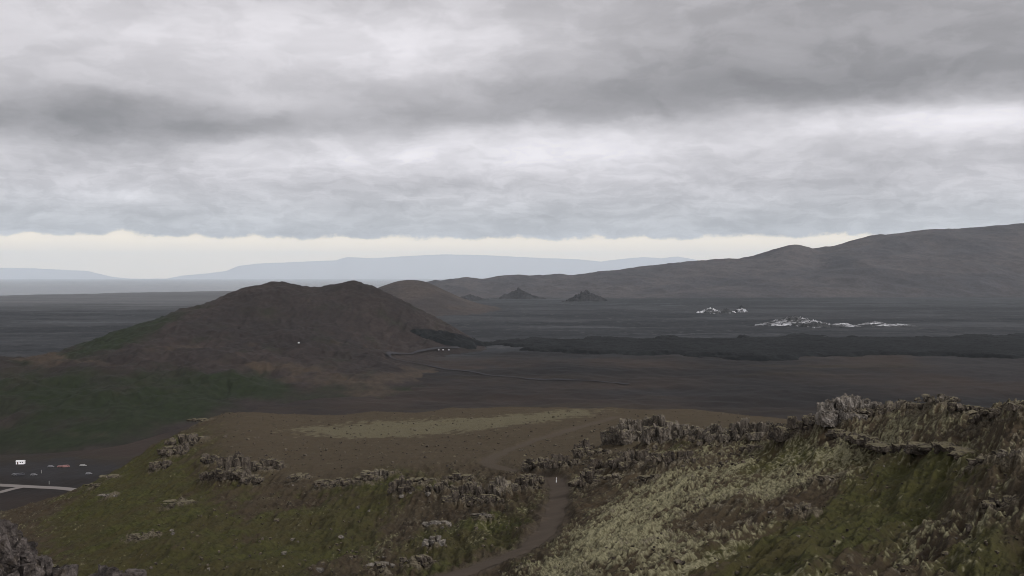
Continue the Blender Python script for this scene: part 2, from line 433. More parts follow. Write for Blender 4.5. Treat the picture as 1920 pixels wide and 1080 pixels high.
def smooth_line(P, n):
    P = np.array(P); s = np.linspace(0, len(P) - 1, n); out = []
    for q in s:
        i = min(int(q), len(P) - 2); f = q - i
        p0, p1, p2, p3 = P[max(i - 1, 0)], P[i], P[i + 1], P[min(i + 2, len(P) - 1)]
        out.append(0.5 * (2 * p1 + (p2 - p0) * f + (2 * p0 - 5 * p1 + 4 * p2 - p3) * f * f + (3 * p1 - p0 - 3 * p2 + p3) * f ** 3))
    return np.array(out)
mt.PV = mt.v
TRACK = smooth_line([mt.hit(u, v) for u, v in [(800, 1096), (870, 1072), (940, 1048), (1000, 1020), (1032, 985), (1044, 950), (1047, 920), (1040, 900), (1010, 892), (955, 880), (918, 868), (935, 852), (990, 830), (1060, 808), (1120, 792), (1160, 781)]], 140)
dtrack = dist_poly(TRACK[::2])
trk = 1 - sstep(0.7, 2.1, dtrack + 0.5 * fbm(X / 3, Y / 5, 301, 3))

M_ROCK = mat_rock('lichened_bedrock', (0.022, 0.0185, 0.0152, 1), (0.142, 0.124, 0.100, 1), moss=0.45)
M_ROCKD = mat_rock('dark_bedrock', (0.016, 0.013, 0.0108, 1), (0.096, 0.081, 0.064, 1), moss=0.45)
M_ROCKP = mat_rock('pale_bedrock', (0.034, 0.030, 0.026, 1), (0.195, 0.178, 0.155, 1), moss=0.15)

CRAGS = [  # u, v of the foot, width px, height px, blocks, profile, material, label
 (1094, 860, 30, 38, 5, 'flat', M_ROCKD, 'small dark square pinnacle at the low end of the jagged crest, above the track gap'),
 (1122, 858, 36, 20, 6, 'right', M_ROCKD, 'low dark rubble between the square pinnacle and the crest'),
 (1148, 840, 42, 54, 9, 'right', M_ROCK, 'upright rock with a dark left face starting the tall crest'),
 (1186, 838, 50, 58, 11, 'flat', M_ROCK, 'ribbed grey pinnacle in the middle of the tall crest'),
 (1238, 838, 62, 70, 14, 'peak', M_ROCK, 'tallest pale topped pinnacle of the crest above the mossy slope'),
 (1290, 836, 52, 48, 10, 'left', M_ROCK, 'shoulder of grey rock falling away right of the tallest pinnacle'),
 (1345, 838, 62, 46, 10, 'peak', M_ROCK, 'blocky outcrop on the skyline beyond the tall crest'),
 (1392, 832, 58, 52, 10, 'peak', M_ROCK, 'two headed rock on the skyline against the brown plateau end'),
 (1436, 828, 52, 42, 8, 'flat', M_ROCK, 'low rough skyline rock where the plateau edge ends'),
 (1486, 832, 58, 58, 9, 'peak', M_ROCKD, 'dark rounded boulder outcrop below the skyline notch'),
 (1530, 812, 46, 46, 8, 'right', M_ROCK, 'sloping ledge rising to the high pale crag'),
 (1574, 806, 66, 68, 14, 'flat', M_ROCKP, 'high pale crag with a steep left face on the ridge top'),
 (1622, 780, 66, 40, 11, 'left', M_ROCKP, 'lower right flank of the high pale crag'),
 (1690, 780, 60, 30, 10, 'flat', M_ROCK, 'low bumpy skyline rock behind the mossy top slope'),
 (1760, 782, 76, 32, 16, 'peak', M_ROCK, 'broad knobbly skyline outcrop with a low peak'),
 (1812, 790, 54, 32, 8, 'left', M_ROCKD, 'dark stub of rock ending the knobbly skyline outcrop'),
 (1872, 794, 84, 34, 10, 'right', M_ROCKD, 'rough dark skyline rock by the picture edge'),
 (1935, 800, 80, 44, 8, 'flat', M_ROCKD, 'dark rock cut off by the picture edge'),
 (1010, 886, 60, 26, 9, 'flat', M_ROCKD, 'low brown rock band above the bend of the track'),
 (1052, 890, 80, 40, 14, 'peak', M_ROCKD, 'dark heap of rock right behind the white marker post'),
 (1106, 922, 62, 40, 9, 'peak', M_ROCKD, 'dark boulder outcrop beside the track right of the post'),
 (1140, 892, 80, 34, 12, 'flat', M_ROCKD, 'brown broken rock face between the track and the crest'),
 (1196, 884, 90, 40, 14, 'flat', M_ROCKD, 'knotted grey brown rock face under the tall crest'),
 (1254, 888, 80, 44, 12, 'right', M_ROCKD, 'dark hollowed rock face at the top of the moss slope'),
 (942, 930, 46, 42, 7, 'peak', M_ROCK, 'single upright grey tooth of rock below the plateau'),
 (980, 925, 60, 32, 9, 'flat', M_ROCKD, 'rock shelf joining the upright tooth to the track'),
 (880, 938, 76, 34, 12, 'flat', M_ROCKD, 'short ribbed cliff left of the upright tooth'),
 (918, 952, 46, 24, 7, 'peak', M_ROCKD, 'rubble at the foot of the upright tooth'),
 (860, 904, 60, 14, 7, 'flat', M_ROCKD, 'thin dark ledge along the plateau rim'),
 (712, 900, 66, 22, 9, 'flat', M_ROCK, 'pale capped ledge on the plateau rim over green grass'),
 (682, 915, 34, 26, 6, 'right', M_ROCKD, 'dark broken end of the pale capped ledge'),
 (750, 935, 44, 44, 9, 'peak', M_ROCKD, 'leaning slabs of rock under the pale capped ledge'),
 (618, 920, 56, 22, 8, 'right', M_ROCKD, 'low dark knob of rock on the brown rim'),
 (438, 906, 56, 58, 14, 'flat', M_ROCKD, 'tall weathered cliff face on the left plateau rim'),
 (400, 872, 46, 22, 7, 'left', M_ROCKD, 'pale edge of rock left of the weathered cliff'),
 (500, 884, 64, 22, 9, 'flat', M_ROCKD, 'low crumbling ledge right of the weathered cliff'),
 (350, 838, 70, 22, 11, 'flat', M_ROCKD, 'banded pale outcrop at the left corner of the plateau'),
 (322, 858, 50, 28, 8, 'right', M_ROCKD, 'dark rock step below the banded corner outcrop'),
 (374, 796, 44, 11, 7, 'flat', M_ROCKD, 'small flat rock at the very corner of the plateau skyline'),
 (820, 990, 44, 12, 6, 'flat', M_ROCKP, 'flat pale rock slab lying on the striped slope'),
 (812, 1040, 30, 40, 7, 'right', M_ROCKP, 'leaning pale rock spike low on the slope'),
 (784, 1066, 60, 26, 9, 'peak', M_ROCKD, 'dark rock pile under the leaning pale spike'),
 (714, 1078, 50, 18, 7, 'flat', M_ROCKP, 'pale lichened rocks at the bottom edge by the dark pile'),
 (905, 980, 34, 14, 5, 'flat', M_ROCKP, 'rounded pinkish rock on the mossy strip below the tooth'),
 (1548, 912, 56, 18, 8, 'right', M_ROCKD, 'dark rock lip at the edge of the green gully'),
 (1508, 968, 50, 24, 7, 'flat', M_ROCKD, 'brown boulder at the foot of the bare soil patch'),
 (1340, 838, 46, 22, 7, 'peak', M_ROCKD, 'dark stones in the grass below the skyline rocks'),
 (1412, 848, 40, 14, 6, 'flat', M_ROCKD, 'scattered dark stone on the moss under the two headed rock'),
 (1884, 968, 70, 40, 10, 'right', M_ROCKD, 'dark bank of rock at the right edge of the grass'),
 (1850, 880, 60, 26, 8, 'right', M_ROCKD, 'brown rock step above the grass by the right edge'),
 (1905, 880, 60, 40, 8, 'right', M_ROCK, 'pale brown rock bank high on the right edge'),
 (205, 905, 34, 12, 5, 'right', M_ROCK, 'small rock on the left skyline of the slope'),
 (172, 922, 26, 14, 5, 'peak', M_ROCKD, 'dark knob on the left skyline beside the road'),
 (200, 942, 30, 12, 5, 'right', M_ROCKP, 'tilted pale slab on the green left slope'),
 (330, 950, 60, 9, 9, 'right', M_ROCKD, 'grey rock strip halfway down the left slope'),
 (265, 1010, 60, 10, 9, 'right', M_ROCKD, 'lichen grey rock patch low on the left slope'),
 (1318, 836, 44, 34, 8, 'flat', M_ROCKD, 'dark saddle of rock between the tall crest and the skyline outcrop'),
 (1463, 828, 40, 34, 7, 'flat', M_ROCKD, 'dark low rock just left of the rounded boulder outcrop'),
 (1508, 824, 40, 36, 7, 'peak', M_ROCKD, 'dark rock between the rounded boulder outcrop and the rising ledge'),
 (1600, 800, 44, 40, 8, 'left', M_ROCK, 'ribbed rock right under the high pale crag'),
 (1655, 784, 50, 26, 8, 'flat', M_ROCKD, 'dark bumpy rock beside the lower flank of the high pale crag'),
 (1725, 782, 50, 24, 8, 'flat', M_ROCKD, 'dark low rock just left of the knobbly skyline outcrop'),
 (1842, 796, 44, 28, 7, 'peak', M_ROCKD, 'small dark knob in the dip of the right skyline'),
 (562, 902, 50, 13, 7, 'flat', M_ROCKD, 'thin crumbling rim ledge beyond the dark low knob'),
 (655, 916, 40, 18, 7, 'flat', M_ROCKD, 'dark ragged rim rock left of the pale capped ledge'),
 (790, 916, 54, 18, 8, 'flat', M_ROCKD, 'ragged dark rim rock right of the leaning slabs'),
 (826, 926, 50, 22, 8, 'flat', M_ROCKD, 'dark ribbed step left of the short ribbed cliff'),
 (1000, 912, 44, 22, 8, 'flat', M_ROCKD, 'dark rock block nearest the left side of the track'),
 (1165, 912, 60, 24, 9, 'flat', M_ROCKD, 'dark rubble step on the upper edge of the moss slope'),
 (1222, 912, 50, 22, 8, 'right', M_ROCKD, 'dark rock lip under the hollowed rock face'),
 (396, 906, 40, 30, 8, 'right', M_ROCKD, 'dark broken buttress left below the weathered cliff'),
 (470, 912, 36, 30, 8, 'left', M_ROCKD, 'dark right edge of the weathered cliff'),
 (298, 880, 44, 20, 7, 'right', M_ROCKD, 'dark outcrop on the left skyline under the banded corner'),
]
LEDGE = smooth_line([mt.hit(u, v) for u, v in [(1575, 822), (1600, 826), (1640, 838), (1665, 848), (1720, 848), (1770, 852), (1815, 856)]], 34)
CP = [mt.hit(u, v) for (u, v, *_r) in CRAGS]
crag_lift = np.zeros_like(X); crag_near = np.zeros_like(X)
for P, (u, v, wp, hp, nb, prof, mat, lab) in zip(CP, CRAGS):
    sc_ = P[1] / F; wd_, hg_ = wp * sc_, hp * sc_
    q = np.exp(-((X - P[0]) / (0.62 * wd_ + 0.3)) ** 2 - ((Y - P[1] - 0.2 * wd_) / (0.6 * wd_ + 0.8)) ** 2)
    crag_lift = np.maximum(crag_lift, q * 0.30 * hg_); crag_near = np.maximum(crag_near, q)
behind = (Y - np.interp(X, LEDGE[:, 0], LEDGE[:, 1])); on_l = sstep(LEDGE[0, 0] - 1.5, LEDGE[0, 0] + 1, X) * (1 - sstep(LEDGE[-1, 0] - 1, LEDGE[-1, 0] + 1.5, X))
ledge_lift = on_l * 0.5 * sstep(-0.25, 0.25, behind) * np.exp(-np.maximum(behind, 0) / 7.0)

# --- relief
amp_r = 1 - 0.85 * plateau
right = sstep(960, 1200, U)
ca, sa = math.cos(math.radians(27)), math.sin(math.radians(27))
Xl, Yl = X + 0.05 * Y, Y
Xr, Yr = ca * X - sa * Y, sa * X + ca * Y
def streaky(sc, seed, octv, el_):
    return fbm(Xl / sc, Yl / (sc * el_), seed, octv, 0.55) * (1 - right) + fbm(Xr / sc, Yr / (sc * el_), seed + 5, octv, 0.55) * right
big = fbm(X / 28, Y / 40, 21, 4)
s1 = streaky(2.6, 31, 4, 7.0)
s2 = streaky(0.75, 61, 4, 5.0)
d1, d2, cv = worley(Xr / 0.27 + 0.35 * s2, Yr / 1.3, 5)
hum = np.clip(1 - d1 * 1.35, 0, 1) * (0.4 + 0.6 * cv)                 # moss hummocks, stones
d1b, d2b, cvb = worley(Xl / 1.1 + 0.4 * s1, Yl / 4.5, 15)
nearf = sstep(8, 30, Y)
z = mt.Z.copy()
z += amp_r * nearf * (0.6 * big + 0.56 * s1 + 0.25 * s2)
z += plateau * (0.25 * fbm(X / 11, Y / 11, 77, 3) + 0.05 * fbm(X / 1.6, Y / 1.6, 78, 3))

z += crag_lift + ledge_lift

# --- cover
n_a = streaky(1.9, 101, 5, 7.0); n_b = fbm(X / 17, Y / 26, 131, 4); n_c = streaky(0.36, 171, 3, 4.0)
grass = blobs(Us, Vs, [(640, 975, 150, 50, 32, 1.1), (560, 1040, 170, 50, 28, .8), (300, 985, 230, 85, 38, 1.05), (200, 930, 130, 50, 42, 1.0), (430, 1000, 160, 40, 34, .5), (420, 1060, 150, 40, 25, .5), (300, 870, 60, 22, 40, .5),
     (910, 1000, 130, 34, 30, .9), (800, 1040, 120, 30, 25, .7), (1010, 1060, 110, 30, 10, .45),
     (1680, 930, 170, 62, 20, 1.15), (1560, 1010, 200, 50, 22, 1.1), (1440, 1065, 180, 30, 10, .9), (1440, 868, 90, 24, 15, .9), (1560, 860, 120, 22, 0, .7), (1800, 880, 90, 30, 10, .9), (1850, 1050, 140, 40, 15, .8), (1270, 843, 40, 10, 15, .8), (730, 905, 40, 20, 0, .5)])
moss = blobs(Us, Vs, [(1150, 1010, 170, 45, 32, 1.0), (1120, 1060, 150, 35, 10, .9), (1250, 930, 110, 24, 28, .8), (1380, 925, 130, 26, 12, .85), (1480, 905, 90, 20, 5, .8), (1600, 850, 170, 24, 3, .7), (1700, 800, 150, 22, 5, .45), (1320, 1050, 130, 34, 25, .75), (1790, 1000, 90, 30, 30, .55), (1840, 860, 90, 26, 10, .6), (1370, 870, 80, 14, 8, .7),
     (960, 965, 90, 14, 36, .8), (880, 985, 80, 12, 34, .6), (720, 1010, 110, 12, 32, .4), (1080, 930, 24, 26, 60, .6), (540, 1000, 90, 10, 33, .35)])
moss_p = blobs(Us, V0 + 3 * fbm(X / 6, Y / 10, 9, 3), [(760, 802, 170, 13, 2, 1.3), (930, 790, 140, 9, 6, 1.1), (1060, 778, 70, 7, 6, .8), (600, 808, 40, 6, 0, .6), (690, 816, 70, 5, 1, .7)]) * plateau
bare = blobs(Us, Vs, [(1440, 965, 120, 34, 20, 1.2), (1330, 985, 90, 20, 25, .7), (1230, 985, 60, 12, 30, .5), (520, 930, 120, 40, 30, .9), (680, 950, 90, 26, 32, .6), (420, 900, 90, 40, 20, .6), (1880, 920, 60, 60, 50, .7), (800, 960, 100, 18, 32, .7), (1700, 820, 100, 12, -10, .5), (1290, 880, 120, 22, 15, .6)])
pert = 0.55 * n_a + 0.30 * n_b + 0.35 * n_c
grass_m = sstep(0.12, 0.75, grass - 0.55 * bare + 0.75 * pert) * (1 - plateau)
n_d = streaky(0.17, 211, 2, 3.0)
moss_m = sstep(0.20, 0.95, 0.64 * moss + 0.30 * right - 0.6 * bare - 0.38 * grass + 0.55 * n_a + 0.3 * n_b + 0.85 * n_c + 0.7 * n_d + 0.5 * (hum - 0.45) - 0.40 * (1 - sstep(0.05, 0.45, moss + 0.2 * right))) * (1 - plateau)
moss_m = np.maximum(moss_m, sstep(0.35, 0.7, moss_p + 0.5 * fbm(X / 2.2, Y / 4, 33, 4)) * plateau * 0.42)
stone_m = sstep(0.55, 0.90, 0.6 * cvb + 0.45 * n_c + 0.12 * bare - 0.3 * grass) * (1 - plateau) * 0.9
heath_m = np.clip(plateau + 0.35 * sstep(-0.2, 0.5, n_b), 0, 1)
cragm = sstep(0.35, 0.8, crag_near + 0.35 * n_c)
stone_m = np.maximum(stone_m, 0.85 * cragm); moss_m = moss_m * (1 - 0.75 * cragm); grass_m = grass_m * (1 - 0.7 * cragm)
d1c, d2c, cvc = worley(X / 0.9, Y / 1.3, 55)
for a in (grass_m, moss_m, stone_m): a *= (1 - trk)
hs = 0.20 * sstep(14, 60, Y) + 0.08
z += (1 - plateau) * (hs * hum * (0.35 + 1.2 * moss_m) * (1 - 0.7 * grass_m) + 0.22 * stone_m * np.clip(1 - 1.3 * d1b, 0, 1)) * (1 - trk)
z += cragm * (0.40 * np.clip(1 - 1.2 * d1c, 0, 1) * cvc + 0.18 * fbm(X / 0.7, Y / 0.9, 57, 3)) * (1 - trk) * sstep(20, 50, Y)
# the worn track is graded
ztr = mt.height(X, Y)
z = z * (1 - trk) + (ztr + 0.12 * big - 0.10) * trk
mt.Z = z
mt.PV = mt.pix()
M_MTN = mat_mountain()
mt.obj('mountainside_terrain', M_MTN, dict(grass=grass_m, moss=moss_m, stone=stone_m, heath=heath_m, worn=np.clip(trk + 0.2 * n_b * trk, 0, 1)))
print('mountain', np.round(mt.PV[:, ::150].min(0)))

# track ribbon laid on the graded strip
def ribbon(name, pts, half, hfun, mat, lift, ncross=7, kind='structure', wob_=0.0):
    P = np.array(pts)[:, :2]; T = np.gradient(P, axis=0); T /= np.linalg.norm(T, axis=1)[:, None]
    N = np.stack([-T[:, 1], T[:, 0]], 1)
    V = []
    for j in range(ncross):
        s = j / (ncross - 1) * 2 - 1
        hw = half * (1 + wob_ * np.array([0.5 * math.sin(i * 0.31 + s) + math.sin(i * 0.083) + 0.6 * math.sin(i * 0.19 + 2 * s) for i in range(len(P))]))
        q = P + N * (s * hw)[:, None]
        zz_ = hfun(q[:, 0], q[:, 1]) + lift - (0.14 if abs(s) > 0.99 else 0) * (lift * 2)
        V.append(np.column_stack([q, zz_]))
    V = np.stack(V, 1).reshape(-1, 3)
    return tag(link(name, mesh_np(name, V, grid_faces(len(P), ncross)), mat), kind=kind)
m, t, b = material('trodden_gravel', 0.97, 0.1)
p = pos(t); n1 = t.noise(p, 0.5, 5, 0.6); n2 = t.noise(p, 6.0, 4, 0.6)
c = t.cmix(t.range(n1, 0.3, 0.7), (0.052, 0.0395, 0.028, 1), (0.064, 0.050, 0.036, 1))
c = t.cmix(t.math('MULTIPLY', n2, 0.5), c, (0.045, 0.036, 0.028, 1))
t.l.new(c, b.inputs['Base Color']); bump(t, b, n2, 0.5, 0.08)
M_TRACK = m
ribbon('path', smooth_line(TRACK[:70], 700), 1.0, mt.height, M_TRACK, 0.05, 9, wob_=0.08)

# ================================================================== MIDDLE HILL
HILL = {
 -400: [(850,890),(950,855),(1150,785),(1350,730),(1500,705),(1650,712),(1900,692),(2400,656),(3000,630),(3400,618)],
 0: [(850,895),(900,866),(1000,808),(1150,745),(1300,705),(1500,675),(1600,690),(1900,692),(2400,656),(3000,630),(3400,618)],
 150: [(850,890),(930,852),(1050,790),(1200,735),(1350,695),(1550,661),(1800,652),(2000,648),(2200,662),(2600,648),(3000,630),(3400,618)],
 270: [(850,890),(950,852),(1100,780),(1250,725),(1400,685),(1550,655),(1800,630),(2050,604),(2250,625),(2600,642),(3000,630),(3400,618)],
 350: [(850,892),(1000,845),(1150,775),(1300,720),(1450,682),(1600,657),(1850,622),(2150,577),(2300,586),(2700,625),(3000,630),(3400,618)],
 440: [(850,895),(1000,860),(1200,770),(1400,705),(1600,664),(1800,640),(2050,600),(2400,546),(2600,570),(2900,620),(3200,623),(3400,618)],
 510: [(850,900),(1050,850),(1250,770),(1450,710),(1600,674),(1800,645),(2050,608),(2500,532),(2700,560),(3000,612),(3300,620)],
 590: [(850,900),(1050,850),(1250,775),(1450,715),(1600,682),(1800,650),(2050,615),(2500,538),(2700,560),(3000,610),(3300,620)],
 655: [(850,900),(1050,850),(1250,780),(1450,720),(1650,682),(1850,655),(2100,620),(2550,528),(2750,555),(3050,612),(3300,620)],
 715: [(850,900),(1050,850),(1250,785),(1450,725),(1650,692),(1850,667),(2100,640),(2550,543),(2750,565),(3000,612),(3300,620)],
 770: [(850,900),(1050,850),(1250,790),(1450,735),(1650,702),(1850,680),(2100,652),(2500,573),(2700,590),(3000,624),(3300,620)],
 840: [(900,875),(1100,815),(1300,765),(1500,730),(1700,707),(1900,684),(2100,664),(2450,610),(2650,622),(2900,630),(3300,619)],
 910: [(900,875),(1100,815),(1300,765),(1500,734),(1700,708),(1900,688),(2100,672),(2400,648),(2700,642),(3300,619)],
 1050: [(900,880),(1100,820),(1300,767),(1500,734),(1700,710),(2100,674),(2700,642),(3300,619)],
}
hl = Field(columns(HILL), -420, 1050, 850, 3400, 420, 700, 3.0)
X, Y, U, V0 = hl.X, hl.Y, hl.U, hl.v
ex = sstep(0, 25, hl.Z)
hl.Z = hl.Z + ex * (1 - sstep(40, 80, hl.Z)) * (4.5 * fbm(X / 75, Y / 110, 19, 4) + 2.2 * (ridged(X / 60, Y / 95, 23, 3) - 0.5))
hl.Z = hl.Z + ex * (5.0 * fbm(X / 160, Y / 200, 5, 4) + 1.6 * (ridged(X / 45, Y / 80, 8, 3) - 0.55) - 2.2 + 2.6 * ridged(X / 26 + 0.8 * fbm(X / 90, Y / 140, 18, 2), Y / 190, 28, 3)) - 1.5
hl.Z = hl.Z + 5.5 * np.exp(-((hl.U - 512) / 9) ** 2 - ((Y - 2500) / 45) ** 2) + 3.0 * np.exp(-((hl.U - 530) / 6) ** 2 - ((Y - 2500) / 45) ** 2)
gm = blobs(U + 20 * fbm(X / 90, Y / 150, 2, 4), V0 + 10 * fbm(X / 90, Y / 150, 4, 4), [(250, 615, 110, 20, 20, 1.1), (200, 640, 90, 14, 12, .7), (120, 735, 280, 55, -4, 1.0), (430, 722, 130, 26, 5, .85), (60, 815, 180, 45, 0, .9), (300, 775, 150, 40, 20, .6), (640, 735, 140, 22, 0, .45), (820, 745, 160, 16, 0, .4)])
gm = sstep(0.05, 1.15, gm + 0.55 * fbm(X / 60, Y / 110, 12, 5))
em = blobs(U + 20 * fbm(X / 50, Y / 90, 22, 4), V0 + 6 * fbm(X / 50, Y / 90, 24, 4), [(330, 650, 120, 7, 4, .8), (90, 675, 120, 9, -3, .9), (640, 640, 180, 10, -3, .3), (820, 700, 100, 8, -8, .6), (470, 685, 80, 5, -6, .7), (660, 720, 150, 20, -4, .5), (870, 715, 170, 12, -5, .8), (760, 742, 160, 8, -3, .6), (960, 740, 120, 8, -2, .7), (560, 690, 90, 6, -8, .6)])
em = sstep(0.25, 0.8, em + 0.4 * fbm(X / 40, Y / 80, 32, 4))
M_HILL = mat_land('brown_heath', (0.0305, 0.0240, 0.0218, 1), (0.0190, 0.0158, 0.0150, 1), (0.0125, 0.0172, 0.0078, 1), 0.006, (0.040, 0.0305, 0.0225, 1), 3.0)  # naturally dark heath, albedo lowered further to stand in for cloud shade
hl.obj('hill', M_HILL, dict(grass=gm, extra=em))
hl.PV = hl.pix()

# ================================================================== PLAIN
m, t, b = material('old_lava_plain', 0.96, 0.12)
p = pos(t); ps = t.scale(p, (1, 0.45, 1))
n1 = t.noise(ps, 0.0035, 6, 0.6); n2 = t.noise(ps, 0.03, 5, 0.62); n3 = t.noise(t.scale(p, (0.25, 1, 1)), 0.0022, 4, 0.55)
lava = t.cmix(t.range(n1, 0.36, 0.64), (0.020, 0.0215, 0.0235, 1), (0.037, 0.039, 0.042, 1))
lava = t.cmix(t.range(n3, 0.44, 0.56), lava, (0.012, 0.0135, 0.0155, 1))  # broad dark bands painted into the lava colour as cloud shadows
n6 = t.noise(t.scale(p, (0.12, 1, 1)), 0.0075, 5, 0.6)
lava = t.cmix(t.math('MULTIPLY', t.range(n6, 0.58, 0.68), 0.6), lava, (0.068, 0.072, 0.078, 1))
lava = t.cmix(t.math('MULTIPLY', t.range(n2, 0.55, 0.72), 0.5), lava, (0.075, 0.077, 0.076, 1))
heath = t.cmix(t.range(n1, 0.36, 0.64), (0.0270, 0.0190, 0.0145, 1), (0.0095, 0.0085, 0.0085, 1))  # dark heath tones that also carry the cloud shade over the plain
heath = t.cmix(t.math('MULTIPLY', t.range(n2, 0.52, 0.7), 0.6), heath, (0.021, 0.017, 0.012, 1))
yard = t.cmix(n2, (0.012, 0.012, 0.013, 1), (0.024, 0.022, 0.022, 1))
heath = t.cmix(t.math('MULTIPLY', t.range(n6, 0.55, 0.66), 0.7), heath, (0.030, 0.024, 0.015, 1))
heath = t.cmix(t.math('MULTIPLY', t.range(n3, 0.46, 0.58), 0.7), heath, (0.0065, 0.0065, 0.0068, 1))  # same painted shadow bands carried over the heath
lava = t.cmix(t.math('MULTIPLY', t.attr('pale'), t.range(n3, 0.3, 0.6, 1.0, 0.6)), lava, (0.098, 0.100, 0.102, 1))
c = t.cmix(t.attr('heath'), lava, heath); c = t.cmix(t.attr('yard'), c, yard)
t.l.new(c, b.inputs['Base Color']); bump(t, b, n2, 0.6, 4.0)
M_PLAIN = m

nr, nc = 520, 900
uu = np.linspace(-600, 2600, nc); ll = np.linspace(math.log(560), math.log(13500), nr)
pl = Field([(0, 1000, 0), (1000, 5000, 0), (2000, 12000, 0), (500, 700, 0)], -600, 2600, 560, 13500, nr, nc)
X, Y, U = pl.X, pl.Y, pl.U
lavam = sstep(1950, 2250, Y + 160 * fbm(X / 300, Y / 300, 3, 4) + 0.35 * np.maximum(-X - 900, 0))
near_left = (1 - sstep(1150, 1400, Y)) * (1 - sstep(-150, 50, X))
rough = np.clip(lavam - near_left, 0, 1)
zb = rough * (3.0 * fbm(X / 130, Y / 130, 41, 4) + 1.4 * ridged(X / 40, Y / 40, 43, 3))
zb += (1 - rough) * (1 - near_left) * (4.0 * fbm(X / 170, Y / 190, 47, 4) + 1.2 * ridged(X / 60, Y / 60, 48, 3) - 1.0)
zb += 0.25 * near_left * fbm(X / 60, Y / 60, 49, 3)
zb += 12 * sstep(5200, 7400, Y) * sstep(1000, 1500, U)      # the land lifts towards the mountain foot
coast = np.interp(U, [-600, 0, 440, 700, 2600], [8000, 8900, 12000, 13400, 14000])
zb -= 60 * sstep(0, 500, Y - coast + 250 * fbm(X / 900, Y / 900, 61, 3))
pl.Z = zb
yd = onplain(90, 885)
yard = near_left * sstep(0.35, 1.0, np.exp(-((X - yd[0]) / 120) ** 2 - ((Y - yd[1] - 5) / 60) ** 2) + 0.6 * fbm(X / 35, Y / 35, 71, 5))
PVP = pl.pix()
yard = np.maximum(yard, 0.8 * sstep(0.35, 0.8, blobs(U + 60 * fbm(X / 220, Y / 300, 81, 4), PVP + 8 * fbm(X / 120, Y / 200, 83, 4), [(1900, 690, 200, 34, 0, 1.2), (1250, 735, 260, 14, 0, .8), (900, 690, 120, 8, -6, .7)])))  # broad dark patches on the open plain, sharing the yard tone
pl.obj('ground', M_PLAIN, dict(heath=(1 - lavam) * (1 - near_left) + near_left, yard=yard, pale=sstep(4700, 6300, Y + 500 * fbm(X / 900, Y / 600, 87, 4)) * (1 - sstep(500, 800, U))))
pl.PV = pl.pix()

# sea beyond the left shore
m, t, b = material('sea_water', 0.25, 0.5)
b.inputs['Base Color'].default_value = (0.03, 0.045, 0.055, 1)
bump(t, b, t.noise(pos(t), 0.02, 4), 0.3, 2.0)
V = np.array([[-109000, 6000, -9], [109000, 6000, -9], [109000, 134000, -9], [-109000, 134000, -9]], float)
tag(link('sea_water', mesh_np('sea_water', V, np.array([[0, 1, 2, 3]])), m), kind='structure')

# ---- recent lava flow across the plain
def lerp_line(pts, u): return np.interp(u, [p_[0] for p_ in pts], [p_[1] for p_ in pts])
lf = Field([(0, 1000, 0), (1000, 5000, 0), (2000, 12000, 0), (500, 700, 0)], 740, 2400, 1350, 3000, 330, 900)
X, Y, U = lf.X, lf.Y, lf.U
hh = np.where(U < 1040, np.maximum(hl.height(X, np.clip(Y, 860, 3380)), 0), 0)
PVL = VH + (HC - hh) / Y * F
wv = 5 * fbm(X / 110, Y / 160, 91, 5)
top = lerp_line([(740, 640), (765, 617), (800, 619), (850, 628), (915, 639), (1100, 634), (1300, 633), (1500, 631), (1700, 633), (1920, 627), (2400, 620)], U)
bot = lerp_line([(740, 626), (765, 622), (800, 640), (835, 653), (880, 656), (925, 650), (1000, 661), (1150, 669), (1400, 673), (1560, 674), (1640, 669), (1760, 673), (1920, 679), (2400, 684)], U)
msk = sstep(0, 5, PVL + wv - top) * (1 - sstep(-6, 0, PVL + wv - bot))
lf.Z = -6 + msk * (12.5 + 0.9 * ridged(X / 16, Y / 16, 93, 3) + 1.2 * fbm(X / 70, Y / 70, 95, 3))
# where it laps the foot of the hill it lies on the hill
lf.Z = np.where(hh > 0.5, hh + msk * 9 - 3, lf.Z)
M_LAVA = mat_land('black_lava', (0.0045, 0.0055, 0.006, 1), (0.0095, 0.011, 0.0113, 1), None, 0.012, None, 2.0)
lf.obj('lava_flow_terrain', M_LAVA)

# ---- road that bends round the foot of the hill
M_ROAD = mat_plain('pale_asphalt', (0.165, 0.150, 0.140, 1), 0.9, 0.12, 0.05, 0.1)
M_ROAD2 = mat_plain('dark_asphalt', (0.032, 0.031, 0.034, 1), 0.9, 0.12, 0.05, 0.1)
def land(x, y):
    h1 = pl.height(x, y); h2 = hl.height(x, y)
    u = 960 + F * x / y
    return np.where((u < 1049) & (y < 3390), np.maximum(h1, h2), h1)
def road_pts(pix, n):
    P = []
    for u, v in pix:
        a = pl.hit(u, v)
        if u < 1040:
            h_ = hl.hit(u, v)
            if h_[1] < a[1]: a = h_
        P.append(a)
    return smooth_line(P, n)
def road_land(x, y):
    k = [land(x + dx, y + dy) for dx in (-6, 0, 6) for dy in (-14, 0, 14)]
    return np.maximum.reduce(k)
ribbon('road', road_pts([(860, 655), (800, 659), (745, 664), (728, 669), (745, 676), (800, 686), (870, 697), (960, 708), (1050, 715), (1180, 722)], 90), 3.8, road_land, M_ROAD2, 0.5, 5)

